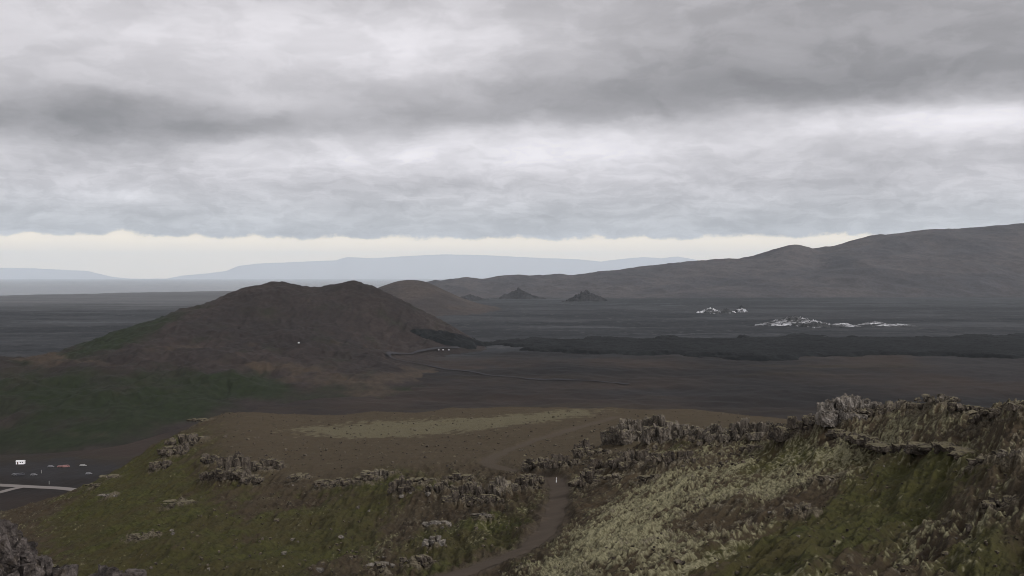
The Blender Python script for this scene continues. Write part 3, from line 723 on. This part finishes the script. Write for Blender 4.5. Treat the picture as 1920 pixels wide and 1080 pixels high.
# ================================================================== FAR RELIEF
def hillfield(name, cols, u0, u1, y0, y1, mat, nr=160, nc=400, rough=(8, 300), k=3.0, ridge=0.0, attrs=None):
    f = Field(columns(cols), u0, u1, y0, y1, nr, nc, k)
    e = sstep(0, rough[0] * 3, f.Z)
    f.Z = f.Z + e * rough[0] * fbm(f.X / rough[1], f.Y / rough[1], 7, 5)
    if ridge: f.Z = f.Z + e * ridge * (-0.55 + ridged(f.X / rough[1] * 0.8 + 0.3 * f.Y / rough[1], f.Y / rough[1] / 3, 9, 3))
    f.obj(name, mat, attrs)
    return f
M_H2 = mat_land('rusty_cinder', (0.052, 0.041, 0.035, 1), (0.032, 0.027, 0.026, 1), None, 0.004, None, 4.0)
gv = lambda Y_: VH + HC * F / Y_
H2 = {660: [(4200, gv(4200)+2), (5000, 575), (5600, 565), (6400, 572)], 700: [(4200, gv(4200)+2), (4700, 570), (5400, 543), (6000, 555), (6400, 572)],
 735: [(4200, 595), (4700, 565), (5400, 532), (6000, 550), (6400, 572)], 775: [(4200, 594), (4700, 562), (5400, 526), (6000, 548), (6400, 572)],
 800: [(4200, 594), (4700, 565), (5400, 530), (6000, 550), (6400, 572)], 840: [(4200, 594), (4700, 572), (5400, 548), (6000, 560), (6400, 572)],
 880: [(4200, 595), (4700, 580), (5300, 566), (6000, 570), (6400, 573)], 920: [(4200, 596), (4700, 586), (5300, 575), (6400, 573)], 960: [(4200, 597), (5300, 580), (6400, 573)]}
hillfield('hill', H2, 650, 965, 4200, 6400, M_H2, 120, 260, (5, 220))
# long mountain on the right
RM = {680: [(7400, 566), (9000, 558), (10500, 553), (12500, 549)], 800: [(7400, 564), (9000, 549), (10500, 531), (12500, 540)], 960: [(7400, 563), (9000, 546), (10500, 523), (12500, 532)],
 1150: [(7400, 562), (8500, 550), (10500, 512), (12500, 522)], 1300: [(7400, 561), (8500, 542), (10500, 495), (12500, 505)], 1400: [(7400, 561), (8500, 535), (9500, 513), (10500, 488), (12500, 500)],
 1440: [(7400, 561), (8500, 533), (9500, 509), (10500, 478), (12500, 497)], 1480: [(7400, 561), (8500, 530), (9500, 503), (10500, 465), (12500, 492)], 1510: [(9500, 503), (10500, 468)], 1575: [(9500, 495), (10500, 462)], 1540: [(7400, 561), (8500, 527), (9500, 504), (10500, 475), (12500, 490)], 1600: [(7400, 561), (8500, 520), (9500, 490), (10500, 454), (12500, 475)],
 1660: [(7400, 561), (8500, 516), (9500, 484), (10500, 445), (12500, 470)], 1750: [(7400, 561), (8500, 512), (9500, 474), (10500, 439), (12500, 460)], 1920: [(7400, 562), (8500, 508), (9500, 462), (10500, 425), (12500, 450)], 2400: [(7400, 562), (8500, 500), (10500, 408), (12500, 440)]}
M_RM = mat_land('bare_mountain', (0.062, 0.055, 0.055, 1), (0.038, 0.037, 0.041, 1), None, 0.0022, None, 25.0)
hillfield('mountain', RM, 680, 2400, 7400, 12500, M_RM, 260, 700, (16, 600), ridge=30.0)
# blue ranges across the bay
def far_range(name, sil, y0, mat):
    us = np.linspace(sil[0][0], sil[-1][0], 300)
    v = np.interp(us, [s[0] for s in sil], [s[1] for s in sil])
    rows = 40; V = []
    for i in range(rows):
        s = i / (rows - 1); yy = y0 + 14000 * s
        prof = sstep(0, 0.5, np.array(s)) if s < 0.5 else 1 - 0.7 * sstep(0.5, 1.0, np.array(s))
        yc = y0 + 7000
        zc = HC - (v - VH) / F * yc
        x = (us - 960) / F * yy
        zz_ = -20 + (zc + 20) * prof
        zz_ = zz_ + 18 * prof * fbm(x / 900, np.full_like(x, yy / 900), 5, 4)
        V.append(np.stack([x, np.full_like(x, yy), zz_], 1))
    V = np.concatenate(V)
    return tag(link(name, mesh_np(name, V, grid_faces(rows, 300)), mat), kind='structure')
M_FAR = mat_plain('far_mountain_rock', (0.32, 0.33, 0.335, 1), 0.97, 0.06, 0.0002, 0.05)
FARD = 112000
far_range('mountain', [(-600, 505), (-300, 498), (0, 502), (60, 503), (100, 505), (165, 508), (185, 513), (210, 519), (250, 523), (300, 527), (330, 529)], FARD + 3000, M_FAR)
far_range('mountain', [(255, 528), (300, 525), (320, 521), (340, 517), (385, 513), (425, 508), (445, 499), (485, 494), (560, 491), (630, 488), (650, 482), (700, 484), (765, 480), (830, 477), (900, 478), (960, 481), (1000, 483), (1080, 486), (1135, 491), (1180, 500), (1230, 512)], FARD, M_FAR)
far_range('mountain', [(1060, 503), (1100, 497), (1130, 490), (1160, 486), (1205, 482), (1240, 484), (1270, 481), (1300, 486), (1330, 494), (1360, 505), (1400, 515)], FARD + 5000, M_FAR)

# crater cones standing on the lava
M_CONE = mat_land('dark_cinder', (0.012, 0.012, 0.013, 1), (0.022, 0.022, 0.023, 1), None, 0.01, None, 3.0)
def cone(u, vb, wpx, hpx, seed, crag=0.35, name='crater_hill', mat=None, sharp=1.0):
    P = onplain(u, vb); s = P[1] / F
    R = wpx * s / 2; H = hpx * s
    n = 90; g = np.linspace(-1.25, 1.25, n); gx, gy = np.meshgrid(g, g)
    r = np.minimum(np.hypot(gx, gy), np.hypot((gx - 0.33) * 1.7, gy * 1.7) + 0.30) * (1 + 0.30 * fbm(gx * 2.2 + seed, gy * 2.2, seed, 4))
    prof = np.clip(1 - r, 0, 1) ** sharp
    zz_ = H * prof * (1 + crag * ridged(gx * 4, gy * 4 + seed, seed + 3, 3) * 0.35) + H * 0.10 * prof * crag * fbm(gx * 12, gy * 12, seed, 2) * 3
    zz_ = np.where(prof <= 0, -6, zz_ - 3 * (1 - sstep(0, 0.12, prof)))
    V = np.stack([P[0] + gx * R, P[1] + R + gy * R, zz_], -1).reshape(-1, 3)
    return tag(link(name, mesh_np(name, V, grid_faces(n, n)), mat or M_CONE), kind='structure')
cone(973, 561, 96, 17, 3, 0.6, sharp=1.5); cone(1102, 566, 80, 15, 5, 1.0, sharp=1.0); cone(880, 562, 60, 9, 8, 0.3)
# crater row: dark cinder mounds broken by streaky white patches
m, t, b = material('white_patched_cinder', 0.95, 0.1)
p = pos(t); sep = t.node('ShaderNodeSeparateXYZ'); t.l.new(p, sep.inputs[0])
n2 = t.noise(t.scale(p, (0.22, 1, 1)), 0.05, 5, 0.62)
c = t.cmix(n2, (0.022, 0.023, 0.024, 1), (0.045, 0.046, 0.046, 1))
c = t.cmix(t.range(n2, 0.47, 0.72), c, (0.56, 0.57, 0.59, 1))
t.l.new(c, b.inputs['Base Color'])
M_WPATCH = m
for i, (u, vb, wp, hp) in enumerate([(1336, 588, 46, 8), (1365, 588, 40, 7), (1392, 586, 22, 10), (1465, 612, 70, 7), (1505, 613, 110, 15), (1535, 615, 60, 11), (1590, 614, 70, 6), (1655, 613, 80, 7), (1700, 614, 90, 4)]):
    cone(u, vb, wp, hp, 20 + i, 0.8, mat=M_WPATCH, sharp=0.8)

# ================================================================== ROCK OUTCROPS
cube_cache = {}
def cube_grid(n):
    if n in cube_cache: return cube_cache[n]
    g = np.linspace(-1, 1, n); V = []; Fc = []; off = 0
    a, b_ = np.meshgrid(g, g, indexing='ij')
    for ax in range(3):
        for s in (-1, 1):
            c = np.full_like(a, s)
            pts = [None] * 3; pts[ax] = c; pts[(ax + 1) % 3] = a; pts[(ax + 2) % 3] = b_
            V.append(np.stack(pts, -1).reshape(-1, 3)); f = grid_faces(n, n) + off
            Fc.append(f if s > 0 else f[:, ::-1]); off += n * n
    V = np.concatenate(V); Fc = np.concatenate(Fc)
    key = np.round(V * 1000).astype(int); _, idx, inv = np.unique(key, axis=0, return_index=True, return_inverse=True)
    cube_cache[n] = (V[idx], inv.reshape(-1)[Fc]); return cube_cache[n]

def block(r, size, n=8, cuts=9, rough=0.07, lean=(0, 0)):
    """one angular fractured block of bedrock, base at z = 0, centred"""
    V, Fc = cube_grid(n)
    V = V / np.maximum(np.linalg.norm(V, axis=1, keepdims=True) ** 0.22, 1e-6)
    for _ in range(cuts):
        nrm = r.normal(size=3) * np.array([1, 1, 0.45]); nrm /= np.linalg.norm(nrm); d = r.uniform(0.50, 0.95)
        o = V @ nrm - d
        V = V - np.where(o > 0, o, 0)[:, None] * nrm
    sd_ = int(r.integers(0, 9999))
    dd = fbm(V[:, 0] * 2.4 + V[:, 2] * 0.25 + sd_, V[:, 1] * 2.4 - V[:, 2] * 0.3, sd_, 4, 0.6)      # upright ribs and joints
    de = ridged(V[:, 2] * 2.6 + sd_, V[:, 0] * 1.2 + V[:, 1] * 1.4, sd_ + 7, 3, 0.6)               # level cracks
    V = V * np.stack([1 + rough * (2.2 * dd + 0.5 * de)] * 2 + [1 + rough * (2.0 * dd + 0.3 * de)], 1)
    V = V * np.array(size) * 0.5
    V[:, 2] += size[2] * 0.45
    V[:, 0] += lean[0] * V[:, 2]; V[:, 1] += lean[1] * V[:, 2]
    a = r.uniform(-0.5, 0.5) + (math.pi if r.random() < 0.5 else 0); c, s = math.cos(a), math.sin(a)
    V[:, :2] = V[:, :2] @ np.array([[c, s], [-s, c]])
    return V, Fc

def crag_mesh(name, r, wid, dep, hgt, nb, prof='peak', lean=0.0):
    Vs_, Fs, off = [], [], 0
    res = 15 if wid * hgt > 10 else 11
    def add(V, Fc):
        nonlocal off
        Vs_.append(V); Fs.append(Fc + off); off += len(V)
    fall = lambda x: {'peak': 1 - 1.0 * abs(x), 'flat': 1 - 0.35 * abs(2 * x) ** 3, 'left': 0.72 - 0.6 * x, 'right': 0.72 + 0.6 * x}[prof]
    for i in range(nb):
        main = i % 3 == 0
        x = (i + 0.5) / nb - 0.5 + r.normal() * 0.05; y = r.uniform(-0.2, 0.40) if main else r.uniform(-0.5, 0.3)
        h = hgt * max(0.25, fall(x)) * (r.uniform(0.85, 1.0) if main else r.uniform(0.45, 0.9))
        bw = max(wid / nb * 3.4, min(0.42 * wid, hgt * 0.62)) * (r.uniform(0.8, 1.25) if main else r.uniform(0.35, 0.75))
        bd = min(dep * 0.8, bw * r.uniform(0.8, 1.5))
        V, Fc = block(r, (bw, bd, h * 1.25), res if main else 11, 12, 0.075, (lean * r.uniform(0.3, 1.2) + r.normal() * 0.09, r.normal() * 0.07))
        add(V + np.array([x * wid * 0.9, y * dep * 0.9, -0.25 * h]), Fc)
    for i in range(nb):                                     # broken foot of the outcrop
        x = r.uniform(-0.58, 0.58); y = r.uniform(-0.62, -0.15)
        h = hgt * r.uniform(0.2, 0.45); bw = h * r.uniform(0.9, 1.8)
        V, Fc = block(r, (bw, bw * r.uniform(0.7, 1.2), h * 1.3), 9, 9, 0.12)
        add(V + np.array([x * wid, y * dep, -0.3 * h]), Fc)
    return mesh_np(name, np.concatenate(Vs_), np.concatenate(Fs), False)

for i, (u, v, wp, hp, nb, prof, mat, lab) in enumerate(CRAGS):
    r = np.random.default_rng(100 + i)
    P = CP[i]; s = P[1] / F
    wid, hgt = wp * s, hp * s
    yy = P[1] + 0.15 * wid; gz = float(mt.height(np.array([P[0]]), np.array([yy]))[0])
    ztop = P[2] + hgt; h_ = max(ztop - gz, 0.4 * hgt)
    o = link('rock_outcrop', crag_mesh('rock_outcrop', r, wid, max(wid * 0.62, hgt * 0.7), h_ * 1.06, int(nb * 1.3), prof, 0.10), mat)
    o.location = (P[0], yy, gz - 0.06 * h_)
    tag(o, lab, 'rock outcrop', 'rock outcrops on the mountainside')

# overhanging ledge across the top of the green gully
Vs_, Fs, off = [], [], 0
r = np.random.default_rng(7)
for P in LEDGE:
    V, Fc = block(r, (r.uniform(1.0, 2.0), r.uniform(1.0, 1.6), r.uniform(0.45, 0.9)), 11, 9, 0.10)
    V = V + P + np.array([r.normal() * 0.1, 0.55 + r.normal() * 0.16, -0.12 + r.normal() * 0.08]) - LEDGE[17]
    Vs_.append(V); Fs.append(Fc + off); off += len(V)
o = link('rock_ledge', mesh_np('rock_ledge', np.concatenate(Vs_), np.concatenate(Fs), False), M_ROCKD)
o.location = LEDGE[17]
tag(o, 'long dark undercut rock ledge along the head of the green gully', 'rock ledge')

# near scoria mound in the lower left corner
def mound(name, cx, cy, zb_, rx, ry, h, mat, label, seed, n=260):
    g = np.linspace(-1.15, 1.15, n); gx, gy = np.meshgrid(g, g)
    X_, Y_ = gx * rx, gy * ry
    rr = np.hypot(gx, gy) * (1 + 0.10 * fbm(gx * 2, gy * 2, seed, 3))
    prof = np.clip(1 - rr ** 2.0, 0, 1) ** 0.75
    d1_, d2_, v_ = worley(X_ / 0.30, Y_ / 0.30, seed); e1, e2, w_ = worley(X_ / 0.11, Y_ / 0.11, seed + 4)
    zz_ = h * prof + (0.20 * np.clip(1 - 1.2 * d1_, 0, 1) * (0.4 + v_) + 0.08 * np.clip(1 - 1.2 * e1, 0, 1) * (.3 + w_) + 0.22 * fbm(X_ / 1.3, Y_ / 1.3, seed, 4)) * sstep(0, 0.3, prof)
    zz_ = np.where(prof <= 0, -1.0, zz_)
    V = np.stack([X_, Y_, zz_], -1).reshape(-1, 3)
    zi = zz_
    Vs_, Fs, off = [V[:, :]], [grid_faces(n, n)], len(V)
    rr_ = np.random.default_rng(seed)
    for k in range(int(620 * rx * ry / 6)):
        a_, q_ = rr_.uniform(0, 6.28), math.sqrt(rr_.random()) * 0.95
        ix, iy = q_ * math.cos(a_), q_ * math.sin(a_)
        zc_ = zi[int((iy + 1.15) / 2.3 * (n - 1)), int((ix + 1.15) / 2.3 * (n - 1))]
        sz_ = 0.10 + 0.46 * rr_.random() ** 2.2
        Vb, Fb = block(rr_, (sz_, sz_ * rr_.uniform(.6, 1), sz_ * rr_.uniform(.5, .9)), 7, 10, 0.12)
        Vs_.append(Vb + np.array([ix * rx, iy * ry, zc_ - 0.15 * sz_])); Fs.append(Fb + off); off += len(Vb)
    o = link(name, mesh_np(name, np.concatenate(Vs_), np.concatenate(Fs), False), mat); o.location = (cx, cy, zb_)
    return tag(o, label, 'rock outcrop', 'rock outcrops on the mountainside')
M_SCORIA = mat_rock('scoria', (0.014, 0.0115, 0.0105, 1), (0.125, 0.108, 0.098, 1), 2.2)
P = at(-110, 995, 17)
gz = float(mt.height(np.array([P[0]]), np.array([17.0]))[0])
mound('rock_outcrop', P[0], 17.5, gz - 0.5, 1.95, 3.2, P[2] - gz + 0.3, M_SCORIA, 'rough dark rubble hump filling the lower left corner', 3)
P = at(215, 1071, 13)
gz = float(mt.height(np.array([P[0]]), np.array([13.0]))[0])
mound('rock_outcrop', P[0], 13.0, gz - 0.5, 0.75, 1.3, P[2] - gz + 0.25, M_SCORIA, 'small dark rubble hump just showing at the bottom edge', 9, 160)

# ---- loose stones
protos = []
for i in range(7):
    r = np.random.default_rng(500 + i)
    V, Fc = block(r, (1, r.uniform(0.7, 1.0), r.uniform(0.5, 0.8)), 6, 9, 0.10)
    protos.append(mesh_np('stone', V, Fc, False))
for me_ in protos: me_.materials.append(M_ROCKD)
protos_p = []
for me_ in protos[:4]:
    k = me_.copy(); k.materials.clear(); k.materials.append(M_ROCKP); protos_p.append(k)
def scatter(n, ulo, uhi, vlo, vhi, smin, smax, label, group, meshes, cond=None):
    c = 0; tries = 0
    while c < n and tries < n * 60:
        tries += 1
        u = random.uniform(ulo, uhi); v = random.uniform(vlo, vhi)
        if cond and not cond(u, v): continue
        P = mt.hit(u, v)
        if abs(VH + (HC - P[2]) / P[1] * F - v) > 6 or P[1] > 360: continue
        if np.min(np.hypot(TRACK[:, 0] - P[0], TRACK[:, 1] - P[1])) < 2.6: continue
        o = link('stone', random.choice(meshes))
        s = smin + (smax - smin) * random.random() ** 2.2
        o.scale = (s, s, s * random.uniform(0.7, 1.2)); o.rotation_euler = (0, 0, random.uniform(0, 6.28))
        o.location = (P[0], P[1], P[2] - 0.12 * s)
        tag(o, label, 'stone', group); c += 1
scatter(190, 420, 1420, 772, 860, 0.40, 0.95, 'small dark stone lying on the flat brown plateau', 'stones on the plateau', protos, lambda u, v: not (880 < u and v > 1000 - 0.13 * u + 10))
scatter(60, 260, 900, 900, 1075, 0.25, 0.7, 'small grey stone on the steep streaked grass slope', 'stones on the streaked slope', protos + protos_p)
scatter(50, 1120, 1900, 860, 1075, 0.12, 0.42, 'small pale stone among moss on the near slope', 'stones on the mossy slope', protos_p + protos)

# uncounted small stones and tussock knobs strewn over plateau and slopes
small = [block(np.random.default_rng(700 + i), (1, 0.8, 0.7), 4, 7, 0.1) for i in range(9)]
Vs_, Fs, off = [], [], 0
def strew(n, ulo, uhi, vlo, vhi, smin, smax):
    global off
    c = 0; tries = 0
    while c < n and tries < n * 20:
        tries += 1
        u = random.uniform(ulo, uhi); v = random.uniform(vlo, vhi)
        P = mt.hit(u, v)
        if P[1] > 355 or abs(VH + (HC - P[2]) / P[1] * F - v) > 6: continue
        if np.min(np.hypot(TRACK[:, 0] - P[0], TRACK[:, 1] - P[1])) < 2.2: continue
        V, Fc = random.choice(small); s_ = smin + (smax - smin) * random.random() ** 2
        a = random.uniform(0, 6.28); ca_, sa_ = math.cos(a), math.sin(a)
        V = V * s_; V = np.stack([V[:, 0] * ca_ - V[:, 1] * sa_, V[:, 0] * sa_ + V[:, 1] * ca_, V[:, 2]], 1)
        Vs_.append(V + P - np.array([0, 0, 0.1 * s_])); Fs.append(Fc + off); off += len(V); c += 1
strew(900, 400, 1430, 770, 880, 0.22, 0.5)
strew(420, 250, 1000, 840, 1080, 0.12, 0.36)
strew(330, 1040, 1920, 800, 1080, 0.06, 0.2)
tag(link('loose_gravel', mesh_np('loose_gravel', np.concatenate(Vs_), np.concatenate(Fs), False), M_ROCKD), kind='stuff')

# ================================================================== SMALL THINGS
def bx(L, cx, cy, cz, sx_, sy_, sz_, taper=1.0):
    """box as vertices and quads, top scaled by taper"""
    off = sum(len(a) for a, _ in L)
    V = [(cx + i * sx_ / 2 * (taper if k > 0 else 1), cy + j * sy_ / 2 * (taper if k > 0 else 1), cz + k * sz_ / 2) for k in (-1, 1) for j in (-1, 1) for i in (-1, 1)]
    Fq = [(0, 2, 3, 1), (4, 5, 7, 6), (0, 1, 5, 4), (1, 3, 7, 5), (3, 2, 6, 7), (2, 0, 4, 6)]
    L.append((np.array(V), np.array(Fq) + off))
def made(name, L, mat, parent=None, bevel=0.0):
    me = mesh_np(name, np.concatenate([a for a, _ in L]), np.concatenate([f for _, f in L]), False)
    o = link(name, me, mat, parent)
    if bevel:
        bm_ = o.modifiers.new('bevel', 'BEVEL'); bm_.width = bevel; bm_.segments = 2
    return o
def tube(rad, h, n=12, axis='z', c=(0, 0, 0), top=1.0):
    a = np.linspace(0, 2 * math.pi, n, endpoint=False)
    lo = np.stack([np.cos(a) * rad, np.sin(a) * rad, np.zeros(n)], 1); hi = lo * [top, top, 1] + [0, 0, h]
    V = np.concatenate([lo, hi, [[0, 0, 0], [0, 0, h]]])
    Fc = []
    for i in range(n):
        j = (i + 1) % n
        Fc += [(i, j, n + j, n + i), (2 * n, j, i, i), (2 * n + 1, n + i, n + j, n + j)]
    if axis == 'y': V = V[:, [0, 2, 1]]
    bmF = [f if f[2] != f[3] else f[:3] for f in Fc]
    V = V + np.array(c)
    return V, bmF
def py_obj(name, V, Fc, mat, parent=None):
    me = bpy.data.meshes.new(name); me.from_pydata([tuple(x) for x in V], [], [tuple(f) for f in Fc]); me.update()
    return link(name, me, mat, parent)
def empty(name, loc, rz=0.0):
    o = bpy.data.objects.new(name, None); COL.objects.link(o); o.location = loc; o.rotation_euler = (0, 0, rz); o.empty_display_size = 0.5
    return o
WHITE = mat_plain('white_paint', (0.78, 0.78, 0.77, 1), 0.5, 0.05, 2.0)
GREYL = mat_plain('pale_grey_paint', (0.24, 0.24, 0.23, 1), 0.5, 0.05, 2.0)
RED = mat_plain('faded_red_paint', (0.17, 0.085, 0.078, 1), 0.5, 0.15, 2.0)
GREY = mat_plain('grey_paint', (0.13, 0.13, 0.135, 1), 0.5, 0.1, 2.0)
BLACKP = mat_plain('dark_paint', (0.03, 0.03, 0.035, 1), 0.4, 0.1, 2.0)
GLASS = mat_plain('dark_glass', (0.02, 0.025, 0.03, 1), 0.15, 0.1, 2.0, 0.5)
TYRE = mat_plain('tyre_rubber', (0.02, 0.02, 0.02, 1), 0.9, 0.1, 5.0)
ROOFM = mat_plain('sheet_roof', (0.60, 0.60, 0.60, 1), 0.5, 0.08, 2.0)
DOORM = mat_plain('brown_door', (0.08, 0.05, 0.035, 1), 0.6, 0.1, 2.0)

# white marker post by the track
P = mt.hit(1044, 906)
e = empty('marker_post', (P[0], P[1], P[2] - 0.05)); tag(e, 'slim white marker post standing at the notch where the track passes the dark rocks', 'marker post')
V, Fc = tube(0.07, 0.68, 10, top=0.8); py_obj('shaft', V, Fc, WHITE, e)
V, Fc = tube(0.068, 0.12, 10, c=(0, 0, 0.48), top=0.97); py_obj('reflector_band', V, Fc, GREY, e)
V, Fc = tube(0.06, 0.04, 10, c=(0, 0, 0.68), top=0.4); py_obj('cap', V, Fc, WHITE, e)

def plain_pt(u, v):
    P = pl.hit(u, v); h_ = float(land(np.array([P[0]]), np.array([P[1]]))[0]); return np.array([P[0], P[1], h_])
def building(u, v, sx_, sy_, sz_, rz, label, wallm=WHITE, group=None, P=None):
    P = plain_pt(u, v) if P is None else P
    e = empty('building', P, rz); tag(e, label, 'building', group)
    L = []; bx(L, 0, 0, sz_ / 2 - 0.3, sx_, sy_, sz_ + 0.6); made('wall', L, wallm, e)
    # gabled roof, eaves proud of the walls
    a, b_, h_ = sx_ / 2 + 0.25, sy_ / 2 + 0.25, sy_ * 0.22
    V = [(-a, -b_, sz_), (a, -b_, sz_), (a, b_, sz_), (-a, b_, sz_), (-a, 0, sz_ + h_), (a, 0, sz_ + h_)]
    py_obj('roof', np.array(V), [(0, 1, 5, 4), (2, 3, 4, 5), (0, 4, 3), (1, 2, 5), (0, 3, 2, 1)], ROOFM, e)
    if sx_ > 3:
        L = []; bx(L, -sx_ * 0.28, -sy_ / 2 - 0.03, 1.0, 0.95, 0.10, 2.0); made('door', L, DOORM, e)
        for k in (0.05, 0.3):
            L = []; bx(L, sx_ * k, -sy_ / 2 - 0.03, 1.5, 0.9, 0.09, 0.8); made('window', L, GLASS, e)
    return e
def vehicle(u, v, rz, mat, label, length=4.6, van=False, group='vehicles and machines parked in the gravel yard'):
    P = plain_pt(u, v)
    e = empty('parked_van' if van else 'parked_car', P, rz); tag(e, label, 'van' if van else 'car', group)
    wd = 1.85; hb = 1.9 if van else 1.45
    prof = [(-0.5, 0.32), (0.5, 0.32), (0.5, 0.75), (0.30, 0.95), (0.17, hb), (-0.42, hb), (-0.5, 0.95)] if not van else [(-0.5, 0.32), (0.5, 0.32), (0.5, 1.0), (0.42, 1.25), (0.32, hb), (-0.5, hb)]
    n = len(prof)
    V = [(x * length, s * wd / 2 * (0.86 if zz_ > 1.2 else 1), zz_) for s in (-1, 1) for x, zz_ in prof]
    Fc = [tuple(range(n)), tuple(range(2 * n - 1, n - 1, -1))] + [(i, n + i, n + (i + 1) % n, (i + 1) % n) for i in range(n)]
    py_obj('body', np.array(V), Fc, mat, e)
    for s in (-1, 1):
        L = []; bx(L, -0.10 * length if not van else 0.22 * length, s * wd * 0.455, hb - 0.32, length * (0.45 if not van else 0.18), 0.06, 0.36); made('window', L, GLASS, e)
    for sx_ in (-0.32, 0.32):
        for s in (-1, 1):
            V, Fc = tube(0.34, 0.22, 12, 'y', (sx_ * length, s * wd / 2 - (0.2 if s > 0 else 0.02), 0.34)); py_obj('wheel', V, Fc, TYRE, e)
    return e
building(37, 871, 6.2, 3.6, 2.3, 0.15, 'small white building at the foot of the green hillside beside the yard')
vehicle(112, 878, 0.2, RED, 'faded red parked car in the row under the hillside', 4.6)
vehicle(124, 877, 0.5, RED, 'faded red van parked at the right of the red car', 5.4, True)
vehicle(95, 878, 0.0, GREY, 'long low grey car left of the red car in the yard')
vehicle(153, 875, 0.1, GREYL, 'pale car parked right of the red van, below the dark scree', 5.0)
vehicle(38, 893, 0.6, BLACKP, 'dark van parked near the road below the white building', 6.0, True)
vehicle(25, 894, -0.3, GREY, 'grey car parked left of the dark van')
vehicle(63, 893, 0.2, GREY, 'low grey car standing alone between the dark van and a thin post')
vehicle(166, 891, 0.2, GREY, 'grey car standing alone at the foot of the left slope')
for (u, v, lab) in [(91, 909, 'thin pale roadside post above the pale road'), (78, 890, 'thin pale post right of the low grey car')]:
    P = plain_pt(u, v); e = empty('road_post', P); tag(e, lab, 'post', 'thin posts by the valley road')
    V, Fc = tube(0.2, 2.4, 8, top=0.8); py_obj('shaft', V, Fc, GREYL, e)
    V, Fc = tube(0.18, 0.3, 8, c=(0, 0, 2.4), top=0.5); py_obj('cap', V, Fc, GREY, e)
for k, (u, v) in enumerate([(822, 657), (831, 657), (841, 657)]):
    P = plain_pt(u, v)
    hP = hl.hit(u, v)
    P = hP if hP[1] < P[1] else P
    building(u, v, 2.6, 2.2, 2.0, 0.1, ['leftmost of three tiny pale huts at the black lava edge', 'middle one of three tiny pale huts at the black lava edge', 'rightmost of three tiny pale huts at the black lava edge'][k], wallm=GREY, group='pale huts at the lava edge', P=np.array([P[0], P[1] - 6, P[2]]))
P = hl.hit(559, 645); building(559, 645, 2.8, 2.4, 1.8, 0.3, 'tiny pale hut alone on the brown hillside', wallm=GREYL, P=P)

# valley road and its branch
ribbon('road', smooth_line([pl.hit(u, v) for u, v in [(-260, 905), (-120, 908), (0, 912), (50, 914), (100, 917), (150, 921), (220, 930), (320, 948)]], 60), 4.4, pl.height, M_ROAD, 0.35, 5)
ribbon('road', smooth_line([pl.hit(u, v) for u, v in [(45, 915), (20, 920), (-10, 927), (-60, 936), (-140, 950)]], 30), 3.0, pl.height, M_ROAD, 0.30, 5)

# ================================================================== HAZE
V = np.array([(x, y, z_) for z_ in (-80, 3200) for y in (-3000, 135000) for x in (-110000, 110000)], float)
Fq = np.array([(0, 2, 3, 1), (4, 5, 7, 6), (0, 1, 5, 4), (1, 3, 7, 5), (3, 2, 6, 7), (2, 0, 4, 6)])
m = bpy.data.materials.new('haze_air'); m.use_nodes = True
t = NT(m.node_tree); t.n.clear()
out = t.node('ShaderNodeOutputMaterial'); vol = t.node('ShaderNodeVolumePrincipled')
vol.inputs['Color'].default_value = (0.83, 0.915, 0.985, 1); vol.inputs['Density'].default_value = 1.3e-5; vol.inputs['Anisotropy'].default_value = 0.0
t.l.new(vol.outputs[0], out.inputs['Volume'])
o = link('haze', mesh_np('haze', V, Fq, False), m); tag(o, kind='stuff')
